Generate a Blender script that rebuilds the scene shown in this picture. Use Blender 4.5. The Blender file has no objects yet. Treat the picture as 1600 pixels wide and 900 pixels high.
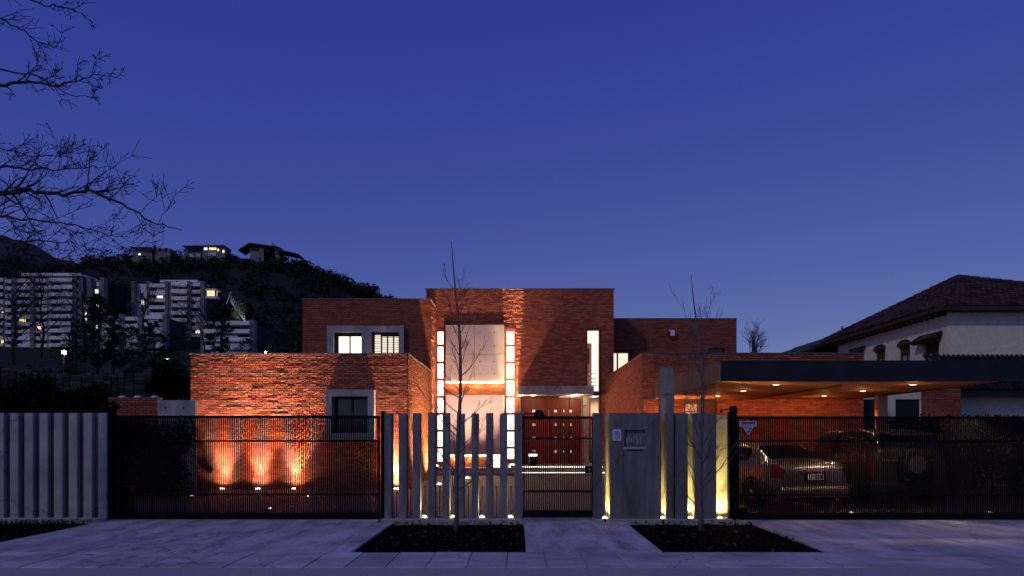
import bpy, bmesh, math, random
from mathutils import Vector, Matrix, noise
R = math.radians
rng = random.Random(7)
scene = bpy.context.scene
COL = scene.collection

# ------------------------------------------------------------------ camera
F = 1237.0            # focal length in photo pixels (1600 wide)
EYE = 1.6
cam_d = bpy.data.cameras.new('camera'); cam = bpy.data.objects.new('camera', cam_d); COL.objects.link(cam)
cam.location = (0, -15, EYE); cam.rotation_euler = (R(90), 0, 0)
cam_d.sensor_width = 36; cam_d.lens = 36*F/1600; cam_d.shift_x = -8/1600; cam_d.shift_y = 230/1600
cam_d.clip_start = .1; cam_d.clip_end = 6000
scene.camera = cam

# ------------------------------------------------------------------ world, sun, exposure
w = bpy.data.worlds.new('World'); scene.world = w; w.use_nodes = True
nt = w.node_tree; nt.nodes.clear()
sky = nt.nodes.new('ShaderNodeTexSky'); sky.sky_type = 'NISHITA'; sky.sun_disc = False
sky.sun_elevation = R(38); sky.sun_rotation = R(223); sky.altitude = 600
sky.air_density = 1.0; sky.dust_density = 0.3; sky.ozone_density = 4.0
mul = nt.nodes.new('ShaderNodeMix'); mul.data_type = 'RGBA'; mul.blend_type = 'MULTIPLY'; mul.inputs[0].default_value = 1
mul.inputs[7].default_value = (1.04, .90, .69, 1)
glow = nt.nodes.new('ShaderNodeMix'); glow.data_type = 'RGBA'; glow.blend_type = 'ADD'; glow.inputs[0].default_value = 1
glow.inputs[7].default_value = (0, 0, 6.75, 1)        # twilight blue
bg = nt.nodes.new('ShaderNodeBackground'); bg.inputs[1].default_value = 0.032
out = nt.nodes.new('ShaderNodeOutputWorld')
nt.links.new(sky.outputs[0], mul.inputs[6]); nt.links.new(mul.outputs[2], glow.inputs[6]); nt.links.new(glow.outputs[2], bg.inputs[0]); nt.links.new(bg.outputs[0], out.inputs[0])
SKY_TINT = mul.inputs[7]
sun_d = bpy.data.lights.new('sun', 'SUN'); sun = bpy.data.objects.new('sun', sun_d); COL.objects.link(sun)
sun_d.energy = 0.48; sun_d.angle = R(4); sun_d.color = (1, .86, .72)
sun.rotation_euler = Vector((.54, .57, -.62)).to_track_quat('-Z', 'Y').to_euler()
scene.view_settings.view_transform = 'Standard'; scene.view_settings.look = 'None'
scene.view_settings.exposure = 0; scene.view_settings.gamma = 1
scene.cycles.use_denoising = True
scene.cycles.max_bounces = 8; scene.cycles.diffuse_bounces = 4; scene.cycles.sample_clamp_indirect = 6
scene.cycles.caustics_reflective = False; scene.cycles.caustics_refractive = False

def at(px, py, d):    # a point seen at photo pixel px, py, d metres in front of the camera
    return Vector(((px-808)/F*d, d-15, EYE+(680-py)/F*d))
def xw(px, d): return (px-808)/F*d
def zw(py, d): return EYE+(680-py)/F*d

# ------------------------------------------------------------------ materials
def new_mat(name):
    m = bpy.data.materials.new(name); m.use_nodes = True
    return m, m.node_tree, m.node_tree.nodes['Principled BSDF']
def surf_mat(name, c1, c2, rough=.8, scale=3, detail=6, bump=0., bscale=30, metal=0, spec=.3, island=0, stretch=None, extra=None, stain=None):
    m, t, b = new_mat(name); N = t.nodes; L = t.links
    tc = N.new('ShaderNodeTexCoord'); vec = tc.outputs['Object']
    if stretch:
        mp = N.new('ShaderNodeMapping'); mp.inputs['Scale'].default_value = stretch; L.new(vec, mp.inputs[0]); vec = mp.outputs[0]
    n = N.new('ShaderNodeTexNoise'); n.inputs['Scale'].default_value = scale; n.inputs['Detail'].default_value = detail; n.inputs['Roughness'].default_value = .62
    L.new(vec, n.inputs['Vector'])
    fac = n.outputs[0]
    if island:
        g = N.new('ShaderNodeNewGeometry'); o = N.new('ShaderNodeObjectInfo')
        a = N.new('ShaderNodeMath'); a.operation = 'ADD'; L.new(g.outputs['Random Per Island'], a.inputs[0]); L.new(o.outputs['Random'], a.inputs[1])
        f = N.new('ShaderNodeMath'); f.operation = 'FRACT'; L.new(a.outputs[0], f.inputs[0])
        mx = N.new('ShaderNodeMix'); mx.data_type = 'FLOAT'; mx.inputs[0].default_value = island
        L.new(n.outputs[0], mx.inputs[2]); L.new(f.outputs[0], mx.inputs[3]); fac = mx.outputs[0]
    r = N.new('ShaderNodeValToRGB'); r.color_ramp.elements[0].position = .28; r.color_ramp.elements[1].position = .72
    r.color_ramp.elements[0].color = (*c1, 1); r.color_ramp.elements[1].color = (*c2, 1)
    if extra:
        for p, c in extra:
            e = r.color_ramp.elements.new(p); e.color = (*c, 1)
    L.new(fac, r.inputs[0]); L.new(r.outputs[0], b.inputs['Base Color'])
    b.inputs['Roughness'].default_value = rough; b.inputs['Metallic'].default_value = metal; b.inputs['Specular IOR Level'].default_value = spec
    if stain:
        n3 = N.new('ShaderNodeTexNoise'); n3.inputs['Scale'].default_value = stain[0]; n3.inputs['Detail'].default_value = 7; n3.inputs['Roughness'].default_value = .7
        mp3 = N.new('ShaderNodeMapping'); mp3.inputs['Scale'].default_value = stain[1]; mp3.inputs['Rotation'].default_value = (0, 0, R(stain[2])); L.new(tc.outputs['Object'] if not stain[4] else tc.outputs['Generated'], mp3.inputs[0]); L.new(mp3.outputs[0], n3.inputs['Vector'])
        g3 = N.new('ShaderNodeNewGeometry'); L.new(g3.outputs['Position'], mp3.inputs[0])
        r3 = N.new('ShaderNodeValToRGB'); r3.color_ramp.elements[0].position = .36; r3.color_ramp.elements[1].position = .60
        r3.color_ramp.elements[0].color = (stain[3],)*3+(1,); r3.color_ramp.elements[1].color = (1, 1, 1, 1)
        L.new(n3.outputs[0], r3.inputs[0])
        mm = N.new('ShaderNodeMix'); mm.data_type = 'RGBA'; mm.blend_type = 'MULTIPLY'; mm.inputs[0].default_value = 1
        L.new(r.outputs[0], mm.inputs[6]); L.new(r3.outputs[0], mm.inputs[7]); base = mm.outputs[2]
        v3 = N.new('ShaderNodeTexVoronoi'); v3.feature = 'DISTANCE_TO_EDGE'; v3.inputs['Scale'].default_value = .55
        nz = N.new('ShaderNodeTexNoise'); nz.inputs['Scale'].default_value = 2.2; nz.inputs['Detail'].default_value = 5; L.new(g3.outputs['Position'], nz.inputs['Vector'])
        ad = N.new('ShaderNodeMix'); ad.data_type = 'VECTOR'; ad.inputs[0].default_value = .35; L.new(g3.outputs['Position'], ad.inputs[4]); L.new(nz.outputs[1], ad.inputs[5]); L.new(ad.outputs[1], v3.inputs['Vector'])
        ck = N.new('ShaderNodeMapRange'); ck.inputs[1].default_value = 0; ck.inputs[2].default_value = .007; ck.inputs[3].default_value = .45; ck.inputs[4].default_value = 1; L.new(v3.outputs[0], ck.inputs[0])
        m4 = N.new('ShaderNodeMix'); m4.data_type = 'RGBA'; m4.blend_type = 'MULTIPLY'; m4.inputs[0].default_value = .8
        L.new(base, m4.inputs[6]); L.new(ck.outputs[0], m4.inputs[7]); L.new(m4.outputs[2], b.inputs['Base Color'])
    if bump:
        n2 = N.new('ShaderNodeTexNoise'); n2.inputs['Scale'].default_value = bscale; n2.inputs['Detail'].default_value = 5
        L.new(tc.outputs['Object'], n2.inputs['Vector'])
        bp = N.new('ShaderNodeBump'); bp.inputs['Strength'].default_value = bump; bp.inputs['Distance'].default_value = .02
        L.new(n2.outputs[0], bp.inputs['Height']); L.new(bp.outputs[0], b.inputs['Normal'])
    return m
def emit_mat(name, col, strength):
    m, t, b = new_mat(name)
    b.inputs['Base Color'].default_value = (.6, .6, .6, 1)
    b.inputs['Emission Color'].default_value = (*col, 1); b.inputs['Emission Strength'].default_value = strength
    n = t.nodes.new('ShaderNodeTexNoise'); n.inputs['Scale'].default_value = 1.3
    mr = t.nodes.new('ShaderNodeMapRange'); mr.inputs[3].default_value = strength*.75; mr.inputs[4].default_value = strength*1.25
    t.links.new(n.outputs[0], mr.inputs[0]); t.links.new(mr.outputs[0], b.inputs['Emission Strength'])
    return m
M = {}
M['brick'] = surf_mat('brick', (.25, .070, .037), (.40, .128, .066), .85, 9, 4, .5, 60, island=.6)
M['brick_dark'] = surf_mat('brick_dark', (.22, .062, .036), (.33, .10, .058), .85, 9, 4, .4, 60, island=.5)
M['mortar'] = surf_mat('mortar', (.09, .04, .028), (.15, .075, .05), .95, 20, 4, .4, 80)
M['concrete'] = surf_mat('concrete', (.28, .28, .28), (.47, .46, .45), .85, 1.7, 8, .25, 25, stain=(1.4, (1.5, 1.5, .6), 0, .72, 0))
M['concrete_stain_shade'] = surf_mat('concrete_stain_shade', (.095, .095, .10), (.25, .245, .245), .85, 1.1, 9, .3, 25, stretch=(3.2, 3.2, .55), stain=(1.6, (3, 3, .35), 0, .6, 0))
M['concrete_pillar'] = surf_mat('concrete_pillar', (.13, .13, .135), (.32, .315, .31), .85, 1.4, 9, .3, 25, stretch=(2.5, 2.5, .7), stain=(2.2, (3, 3, .5), 0, .6, 0))
M['leaf_shade'] = surf_mat('leaf_shade', (.003, .004, .003), (.011, .014, .009), .95, .6, 5, island=.6, spec=.05)  # leaf colour cut to near black, so planting reads as unlit despite nearby lamps
M['panel'] = surf_mat('panel', (.36, .315, .30), (.50, .44, .41), .75, 1.3, 8, .12, 30)
M['white_render'] = surf_mat('white_render', (.60, .58, .44), (.76, .73, .57), .9, 5, 8, .9, 9)
M['paving'] = surf_mat('paving', (.38, .38, .40), (.60, .59, .62), .8, 1.6, 9, .35, 55, island=.35, stain=(.8, (1, 1.6, 1), 25, .55, 0))
M['driveway'] = surf_mat('driveway', (.33, .33, .37), (.62, .61, .66), .78, .7, 10, .4, 70, stain=(1.1, (2.6, .5, 1), 18, .5, 0))
M['court'] = surf_mat('court', (.035, .035, .036), (.075, .073, .072), .6, 1.2, 8, .2, 50)
M['asphalt'] = surf_mat('asphalt', (.24, .24, .26), (.50, .49, .50), .9, 60, 4, .7, 120)
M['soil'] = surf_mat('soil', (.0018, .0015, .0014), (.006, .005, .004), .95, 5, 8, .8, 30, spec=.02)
M['litter'] = surf_mat('litter', (.002, .003, .002), (.012, .012, .008), .9, 12, 3, spec=.04, island=.9, extra=[(.97, (.10, .08, .05))])
M['steel'] = surf_mat('steel', (.003, .003, .004), (.007, .007, .009), .75, 6, 3, .1, 60, spec=.06)
M['black_fascia'] = surf_mat('black_fascia', (.008, .009, .013), (.016, .017, .023), .5, 3, 3, spec=.3)
M['bronze'] = surf_mat('bronze', (.05, .02, .014), (.09, .035, .025), .45, 8, 3)
M['window_red'] = surf_mat('window_red', (.22, .03, .02), (.32, .05, .03), .5, 8, 3)
M['door_wood'] = surf_mat('door_wood', (.13, .014, .010), (.22, .030, .02), .45, 3, 6, .1, 40, stretch=(9, 9, .6))
M['soffit'] = surf_mat('soffit', (.36, .14, .06), (.50, .21, .09), .6, 2, 6, .08, 40, stretch=(1, 9, 1))
M['beam'] = surf_mat('beam', (.07, .042, .028), (.12, .075, .048), .7, 3, 6, .2, 40)
M['ochre'] = surf_mat('ochre', (.40, .30, .19), (.50, .38, .25), .8, 3, 6, .1, 40)
M['flashing'] = surf_mat('flashing', (.10, .09, .09), (.2, .18, .17), .5, 5, 3, metal=.3)
M['bark'] = surf_mat('bark', (.07, .06, .055), (.17, .15, .14), .9, 14, 6, .5, 50)
M['bark_dark'] = surf_mat('bark_dark', (.016, .013, .012), (.035, .03, .026), .9, 14, 6)
M['leaf_dark'] = surf_mat('leaf_dark', (.006, .010, .006), (.020, .030, .016), .9, .6, 5, island=.6)
M['leaf'] = surf_mat('leaf', (.015, .024, .012), (.05, .07, .03), .9, .6, 5, island=.6)
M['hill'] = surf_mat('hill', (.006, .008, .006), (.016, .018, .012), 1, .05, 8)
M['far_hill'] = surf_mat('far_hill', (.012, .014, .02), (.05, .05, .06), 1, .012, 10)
M['apart'] = surf_mat('apart', (.66, .62, .64), (.82, .78, .80), .85, .5, 6)
M['apart_dark'] = surf_mat('apart_dark', (.012, .012, .014), (.03, .028, .03), .9, .3, 4)
M['apart_col'] = surf_mat('apart_col', (.12, .115, .12), (.22, .21, .21), .9, .3, 4)
M['rooftile'] = surf_mat('rooftile', (.018, .011, .012), (.075, .036, .033), .85, 3, 5, .3, 30, island=.75)
M['rooftile_dark'] = surf_mat('rooftile_dark', (.005, .004, .005), (.018, .013, .014), .85, 3, 5, island=.75)
M['timber'] = surf_mat('timber', (.035, .02, .013), (.075, .04, .026), .8, 4, 6, stretch=(8, 8, 1))
M['rubber'] = surf_mat('rubber', (.008, .008, .008), (.015, .015, .015), .8, 10, 3)
M['alloy'] = surf_mat('alloy', (.45, .45, .46), (.6, .6, .62), .35, 6, 3, metal=.9)
M['trim_black'] = surf_mat('trim_black', (.006, .006, .007), (.012, .012, .013), .45, 6, 3)
M['white_paint'] = surf_mat('white_paint', (.7, .7, .72), (.8, .8, .82), .5, 4, 3)
M['white_metal'] = surf_mat('white_metal', (.6, .6, .62), (.72, .72, .74), .5, 4, 3)
M['lilac'] = surf_mat('lilac', (.33, .33, .60), (.42, .42, .70), .5, 6, 3)
M['navy'] = surf_mat('navy', (.02, .02, .09), (.035, .03, .13), .5, 6, 3)
M['crimson'] = surf_mat('crimson', (.16, .02, .07), (.22, .03, .10), .5, 6, 3)
M['stone'] = surf_mat('stone', (.012, .012, .015), (.05, .05, .055), .9, 2, 6, .6, 10, island=.6)
M['pink_art'] = surf_mat('pink_art', (.45, .18, .17), (.6, .28, .26), .7, 3, 4)
def paint(name, col, metal, rough):
    m = surf_mat(name, tuple(c*.92 for c in col), tuple(c*1.06 for c in col), rough, 2.2, 3, metal=metal, spec=.5)
    m.node_tree.nodes['Principled BSDF'].inputs['Coat Weight'].default_value = .8
    m.node_tree.nodes['Principled BSDF'].inputs['Coat Roughness'].default_value = .06
    return m
M['silver_paint'] = paint('silver_paint', (.30, .285, .27), .8, .3)
M['dark_paint'] = paint('dark_paint', (.05, .048, .05), .55, .25)
def glass_dark(name, col, rough):
    m, t, b = new_mat(name)
    n = t.nodes.new('ShaderNodeTexNoise'); n.inputs['Scale'].default_value = 2
    mr = t.nodes.new('ShaderNodeMapRange'); mr.inputs[3].default_value = rough; mr.inputs[4].default_value = rough+.05
    t.links.new(n.outputs[0], mr.inputs[0]); t.links.new(mr.outputs[0], b.inputs['Roughness'])
    b.inputs['Base Color'].default_value = (*col, 1); b.inputs['Specular IOR Level'].default_value = .6
    return m
M['car_glass'] = glass_dark('car_glass', (.006, .006, .008), .03)
M['dark_glass'] = glass_dark('dark_glass', (.010, .011, .02), .06)
M['sky_glass'] = glass_dark('sky_glass', (.10, .10, .16), .12); M['sky_glass'].node_tree.nodes['Principled BSDF'].inputs['Metallic'].default_value = .55
M['sky_glass'].node_tree.nodes['Principled BSDF'].inputs['Base Color'].default_value = (.55, .55, .62, 1)
def clear_glass(name):
    m, t, b = new_mat(name); N = t.nodes
    g = N.new('ShaderNodeBsdfGlossy'); g.inputs['Roughness'].default_value = .02
    tr = N.new('ShaderNodeBsdfTransparent'); mx = N.new('ShaderNodeMixShader')
    lw = N.new('ShaderNodeFresnel'); lw.inputs[0].default_value = 1.3
    t.links.new(lw.outputs[0], mx.inputs[0]); t.links.new(tr.outputs[0], mx.inputs[1]); t.links.new(g.outputs[0], mx.inputs[2])
    t.links.new(mx.outputs[0], N['Material Output'].inputs[0]); N.remove(b)
    return m
M['clear_glass'] = clear_glass('clear_glass')
M['tail_red'] = surf_mat('tail_red', (.10, .004, .004), (.16, .007, .006), .15, 8, 2, spec=.6)
M['lit_pane'] = emit_mat('lit_pane', (1, .86, .66), 2.2)
M['lit_pane_soft'] = emit_mat('lit_pane_soft', (1, .88, .66), 1.05)
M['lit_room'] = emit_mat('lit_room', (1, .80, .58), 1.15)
M['lit_dim'] = emit_mat('lit_dim', (1, .66, .26), .16)
M['lit_far'] = emit_mat('lit_far', (1, .62, .25), 1.4)
M['lit_far_white'] = emit_mat('lit_far_white', (1, .9, .8), 1.3)
M['lamp_warm'] = emit_mat('lamp_warm', (1, .84, .6), 14)
M['lamp_soft'] = emit_mat('lamp_soft', (1, .78, .5), 5)
M['lamp_yellow'] = emit_mat('lamp_yellow', (1, .85, .35), 14)
M['lamp_cove'] = emit_mat('lamp_cove', (1, .76, .42), 15)
M['lamp_strip'] = emit_mat('lamp_strip', (1, .80, .62), 5)
M['lamp_marker'] = emit_mat('lamp_marker', (1, .9, .85), 5)
M['lamp_street'] = emit_mat('lamp_street', (1, .72, .35), 60)
M['inset'] = emit_mat('inset', (1, .62, .55), .8)  # door squares given their own glow, no lamp behind them
M['lamp_white'] = emit_mat('lamp_white', (1, .98, .95), 2.5)

# ------------------------------------------------------------------ mesh helpers
WOFF = {}
def link(o, parent=None):
    COL.objects.link(o)
    if parent is not None: o.parent = parent
    return o
class MB:
    def __init__(s): s.v = []; s.f = []
    def quad(s, a, b, c, d):
        i = len(s.v); s.v += [Vector(a), Vector(b), Vector(c), Vector(d)]; s.f.append((i, i+1, i+2, i+3)); return s
    def tri(s, a, b, c):
        i = len(s.v); s.v += [Vector(a), Vector(b), Vector(c)]; s.f.append((i, i+1, i+2)); return s
    def box(s, x0, x1, y0, y1, z0, z1, T=None):
        p = [Vector(q) for q in ((x0,y0,z0),(x1,y0,z0),(x1,y1,z0),(x0,y1,z0),(x0,y0,z1),(x1,y0,z1),(x1,y1,z1),(x0,y1,z1))]
        if T is not None: p = [T @ q for q in p]
        i = len(s.v); s.v += p
        for q in ((0,3,2,1),(4,5,6,7),(0,1,5,4),(1,2,6,5),(2,3,7,6),(3,0,4,7)): s.f.append(tuple(i+k for k in q))
        return s
    def bbox(s, x0, x1, y0, y1, z0, z1, b=.008):   # box with chamfered vertical edges and top
        pts = [(x0+b,y0),(x1-b,y0),(x1,y0+b),(x1,y1-b),(x1-b,y1),(x0+b,y1),(x0,y1-b),(x0,y0+b)]
        cx, cy = (x0+x1)/2, (y0+y1)/2
        r0 = [Vector((x,y,z0)) for x,y in pts]; r1 = [Vector((x,y,z1-b)) for x,y in pts]
        r2 = [Vector((min(max(x,x0+b),x1-b), min(max(y,y0+b),y1-b), z1)) for x,y in pts]
        s.loft([r0,r1,r2]); return s
    def loft(s, rings, close=True, cap=True):
        i = len(s.v); n = len(rings[0])
        for r in rings: s.v += [Vector(q) for q in r]
        for k in range(len(rings)-1):
            for j in range(n if close else n-1):
                a = i+k*n+j; b = i+k*n+(j+1)%n
                s.f.append((a, b, b+n, a+n))
        if cap and close:
            s.f.append(tuple(i+j for j in reversed(range(n)))); s.f.append(tuple(i+(len(rings)-1)*n+j for j in range(n)))
        return s
    def tube(s, pts, rads, n=6, cap=True):
        pts = [Vector(p) for p in pts]
        if isinstance(rads, (int, float)): rads = [rads]*len(pts)
        rings = []; ref = None
        for k, p in enumerate(pts):
            t = (pts[min(k+1, len(pts)-1)]-pts[max(k-1, 0)]).normalized()
            if ref is None: ref = t.orthogonal().normalized()
            a = (ref - t*ref.dot(t))
            a = a.normalized() if a.length > 1e-4 else t.orthogonal().normalized()
            ref = a; b = t.cross(a)
            rings.append([p+(a*math.cos(q*2*math.pi/n)+b*math.sin(q*2*math.pi/n))*rads[k] for q in range(n)])
        return s.loft(rings, cap=cap)
    def lathe(s, c, prof, n=16, axis='z'):
        c = Vector(c); rings = []
        for r, h in prof:
            rg = []
            for q in range(n):
                a = q*2*math.pi/n
                if axis == 'z': rg.append(c+Vector((r*math.cos(a), r*math.sin(a), h)))
                elif axis == 'x': rg.append(c+Vector((h, r*math.cos(a), r*math.sin(a))))
                else: rg.append(c+Vector((r*math.cos(a), -h, r*math.sin(a))))
            rings.append(rg)
        return s.loft(rings)
    def prism(s, poly, y0, y1):      # polygon in x,z extruded along y
        return s.loft([[Vector((x, y0, z)) for x, z in poly], [Vector((x, y1, z)) for x, z in poly]])
    def mesh(s, name, off=Vector((0,0,0)), smooth=False):
        me = bpy.data.meshes.new(name); me.from_pydata([tuple(v-off) for v in s.v], [], s.f); me.update()
        if smooth:
            for p in me.polygons: p.use_smooth = True
        return me
    def build(s, name, mat, parent=None, smooth=False, label=None, kind=None):
        if parent is not None: off = WOFF[parent.name]
        else:
            xs = [v.x for v in s.v]; ys = [v.y for v in s.v]; zs = [v.z for v in s.v]
            off = Vector(((min(xs)+max(xs))/2, (min(ys)+max(ys))/2, min(zs)))
        me = s.mesh(name, off, smooth); me.materials.append(M[mat] if isinstance(mat, str) else mat)
        o = link(bpy.data.objects.new(name, me), parent)
        if parent is None: o.location = off
        WOFF[o.name] = off
        if label: o['label'] = label
        if kind: o['kind'] = kind
        return o
def thing(name, label, cat, loc=(0,0,0), group=None):
    o = bpy.data.objects.new(name, None); link(o); o.location = loc; o.empty_display_size = .2
    o['label'] = label; o['category'] = cat
    if group: o['group'] = group
    WOFF[o.name] = Vector(loc); return o
def tag(o, label, cat, group=None):
    o['label'] = label; o['category'] = cat
    if group: o['group'] = group
    return o
def piece(name, me, parent, loc, scale=None, rot=None):   # a light copy sharing its mesh; loc in world coordinates
    o = link(bpy.data.objects.new(name, me), parent); o.location = Vector(loc)-WOFF[parent.name]
    if scale: o.scale = scale
    if rot: o.rotation_euler = rot
    return o
def spot(parent, loc, direction, power, col, size=120, blend=.8, radius=.04):
    l = bpy.data.lights.new('lamp', 'SPOT'); l.energy = power; l.color = col; l.spot_size = R(size); l.spot_blend = blend; l.shadow_soft_size = radius
    o = link(bpy.data.objects.new('lamp', l), parent); o.location = Vector(loc)-WOFF[parent.name]
    o.rotation_euler = Vector(direction).to_track_quat('-Z', 'Y').to_euler(); return o
def point(parent, loc, power, col, radius=.05):
    l = bpy.data.lights.new('lamp', 'POINT'); l.energy = power; l.color = col; l.shadow_soft_size = radius
    o = link(bpy.data.objects.new('lamp', l), parent); o.location = Vector(loc)-WOFF[parent.name]; return o

BL, BH = .215, .068          # brick pitch along the course, course height
def brick_wall(parent, o, u, n, W, H, openings=(), thick=.28, rough=.004, single=0, mat='brick', bl=BL, bh=BH, seed=1, name='wall'):
    """A wall of real bricks. o: bottom corner of the face, u: along, n: outward. Openings (u0,u1,z0,z1)."""
    rg = random.Random(seed); walk = {}; o = Vector(o); u = Vector(u).normalized(); n = Vector(n).normalized(); up = Vector((0,0,1))
    T = Matrix((( u.x, -n.x, 0, o.x), (u.y, -n.y, 0, o.y), (0, 0, 1, o.z), (0,0,0,1)))
    us = sorted({0, W, *[q for a in openings for q in a[:2] if 0 < q < W]}); zs = sorted({0, H, *[q for a in openings for q in a[2:] if 0 < q < H]})
    mb = MB()
    for i in range(len(us)-1):
        for k in range(len(zs)-1):
            cu, cz = (us[i]+us[i+1])/2, (zs[k]+zs[k+1])/2
            if any(a[0] < cu < a[1] and a[2] < cz < a[3] for a in openings): continue
            mb.box(us[i], us[i+1], .0, thick, zs[k], zs[k+1], T)
    wall = mb.build(name, 'mortar', parent)
    # laying the courses
    J = .010; laid = []
    rows = int(round(H/bh)); rh = H/rows
    for r in range(rows):
        z0 = r*rh; zc = z0+rh/2
        iv = [(0., W)]
        for a in openings:
            if a[2]-.01 < zc < a[3]+.01:
                nv = []
                for s, e in iv:
                    if a[1] <= s or a[0] >= e: nv.append((s, e)); continue
                    if a[0] > s: nv.append((s, a[0]))
                    if a[1] < e: nv.append((a[1], e))
                iv = nv
        for s, e in iv:
            x = math.floor(s/bl)*bl - (bl/2 if r % 2 else 0)
            while x < e:
                a, b = max(x, s), min(x+bl, e)
                if b-a > .035: laid.append((a+J/2 if a > s else a, b-J/2 if b < e else b, z0+J/2, z0+rh-J/2, r))
                x += bl
    singles = set()
    if single:
        full = [k for k in range(len(laid)) if laid[k][1]-laid[k][0] > bl*.8]
        full.sort(key=lambda k: -laid[k][4]); singles = set(full[:single])
    shared = []
    if singles:
        for q in range(4):
            m2 = MB(); w2 = bl-J; h2 = rh-J
            m2.v = [Vector(p) for p in ((-w2/2,0,-h2/2),(w2/2,0,-h2/2),(w2/2,0,h2/2),(-w2/2,0,h2/2))]
            m2.v += [Vector((x, -.022+rg.uniform(-.002,.002), z)) for x, z in ((-w2/2+.003,-h2/2+.003),(w2/2-.003,-h2/2+.003),(w2/2-.003,h2/2-.003),(-w2/2+.003,h2/2-.003))]
            m2.f = [(4,5,6,7),(0,1,5,4),(1,2,6,5),(2,3,7,6),(3,0,4,7)]
            me = m2.mesh('brick'); me.materials.append(M[mat]); shared.append(me)
    rest = MB(); ang = math.atan2(u.y, u.x)
    for k, (a, b, z0, z1, r) in enumerate(laid):
        if r not in walk: walk[r] = rg.gauss(0, rough)
        elif rg.random() < .45: walk[r] = rg.gauss(0, rough)
        dp = max(.004, .014+walk[r]+rg.gauss(0, rough*.3))
        if k in singles:
            piece('brick', rg.choice(shared), wall, T @ Vector(((a+b)/2, .022-dp, (z0+z1)/2)), rot=(0, 0, ang+rg.gauss(0, rough*.4)))
            continue
        t1, t2 = rg.gauss(0, rough*.25), rg.gauss(0, rough*.35)
        P = [(a,0,z0),(b,0,z0),(b,0,z1),(a,0,z1),(a+.003,-(dp+t1+t2),z0+.003),(b-.003,-(dp-t1+t2),z0+.003),(b-.003,-(dp-t1-t2),z1-.003),(a+.003,-(dp+t1-t2),z1-.003)]
        i = len(rest.v); rest.v += [T @ Vector(p) for p in P]
        rest.f += [tuple(i+q for q in f) for f in ((4,5,6,7),(0,1,5,4),(1,2,6,5),(2,3,7,6),(3,0,4,7))]
    rest.build('brickwork', mat, wall, kind='stuff')
    return wall
def leaf_cloud(mb, c, rad, n, size, rg, flat=1.0, shell=.55):
    c = Vector(c)
    for _ in range(n):
        v = Vector((rg.gauss(0,1), rg.gauss(0,1), rg.gauss(0,1))).normalized()
        p = c + Vector((v.x*rad, v.y*rad, v.z*rad*flat))*(shell+(1-shell)*rg.random())**.6
        a = Vector((rg.uniform(-1,1), rg.uniform(-1,1), rg.uniform(-1,1))).normalized()*size*rg.uniform(.5, 1.3)
        b = a.cross(Vector((rg.uniform(-1,1), rg.uniform(-1,1), rg.uniform(-1,1)))).normalized()*a.length*.7
        i = len(mb.v); mb.v += [p-a, p+b*.6, p+a, p-b*.6]; mb.f.append((i, i+1, i+2, i+3))
def grow(mb, p, d, length, rad, rg, level, wob=.25, upw=.05, kids=(3, 5), n=5, spread=.75, ratio=.55, minr=.0015):
    """A branch that wanders, tapers and carries side twigs."""
    steps = max(3, int(4+level*2)); pts = [Vector(p)]; d = Vector(d).normalized(); dirs = []
    for k in range(steps):
        d = (d + Vector((rg.gauss(0,wob), rg.gauss(0,wob), rg.gauss(0,wob)))*.5 + Vector((0,0,upw))).normalized()
        pts.append(pts[-1]+d*length/steps); dirs.append(d.copy())
    rads = [max(minr, rad*(1-.85*k/steps)) for k in range(steps+1)]
    mb.tube(pts, rads, n if rad > .006 else 3)
    if level <= 0: return
    for _ in range(rg.randint(*kids)):
        k = rg.randint(max(1, steps//4), steps-1); b = pts[k]
        side = dirs[k].orthogonal().normalized(); side.rotate(Matrix.Rotation(rg.uniform(0, 2*math.pi), 3, dirs[k]))
        nd = (dirs[k]*(1-spread*.5)+side*spread).normalized()
        grow(mb, b, nd, length*ratio*rg.uniform(.6, 1.15), rads[k]*.62, rg, level-1, wob, upw, kids, n, spread, ratio, minr)
#==BODY==
# ================================================================== GROUND
def structure(o): o['kind'] = 'structure'; return o
def ground_z(X, Y):
    """hillside rising behind the house, seen on the left"""
    d = Y+15
    if d < 38: return -.08
    px = 808+F*X/d
    K = [(-900,392),(-200,388),(0,398),(60,410),(100,406),(150,401),(200,397),(270,396),(330,396),(385,392),(440,396),(475,406),(510,426),(545,439),(575,448),(605,468),(650,520),(700,580),(780,640),(900,668),(2400,672)]
    for a, b in zip(K, K[1:]):
        if a[0] <= px <= b[0]:
            t = (px-a[0])/(b[0]-a[0]); t = t*t*(3-2*t) if px > 600 else t; y = a[1]+(b[1]-a[1])*t; break
    else: y = 672 if px > 0 else 395
    top = (680-y-6)/F*500
    if d <= 500:
        t = (d-38)/462; z = top*(t**2.0)
    else: z = top*(1-.35*min(1, (d-500)/400))
    return z-.08+1.2*noise.noise(Vector((X*.03, Y*.03, 0)))*min(1, (d-38)/60)
gm = MB(); cols_ = 120
ds = [-200,-60,-20, 0, 4.6, 20, 38]+[38+462*(k/26)**1.4 for k in range(1, 27)]+[560, 640, 760, 900, 1500, 3000]
rows_ = []
for d in ds:
    row = []
    for c in range(cols_+1):
        px = -1500+5000*c/cols_; de = max(abs(d), 60)
        X = (px-808)/F*de
        row.append(len(gm.v)); gm.v.append(Vector((X, d-15, ground_z(X, d-15) if d > 38 else -.20)))
    rows_.append(row)
for a, b in zip(rows_, rows_[1:]):
    for c in range(cols_): gm.f.append((a[c], a[c+1], b[c+1], b[c]))
g = bpy.data.objects.new('ground', gm.mesh('ground', smooth=True)); g.data.materials.append(M['hill']); link(g); structure(g)
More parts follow.
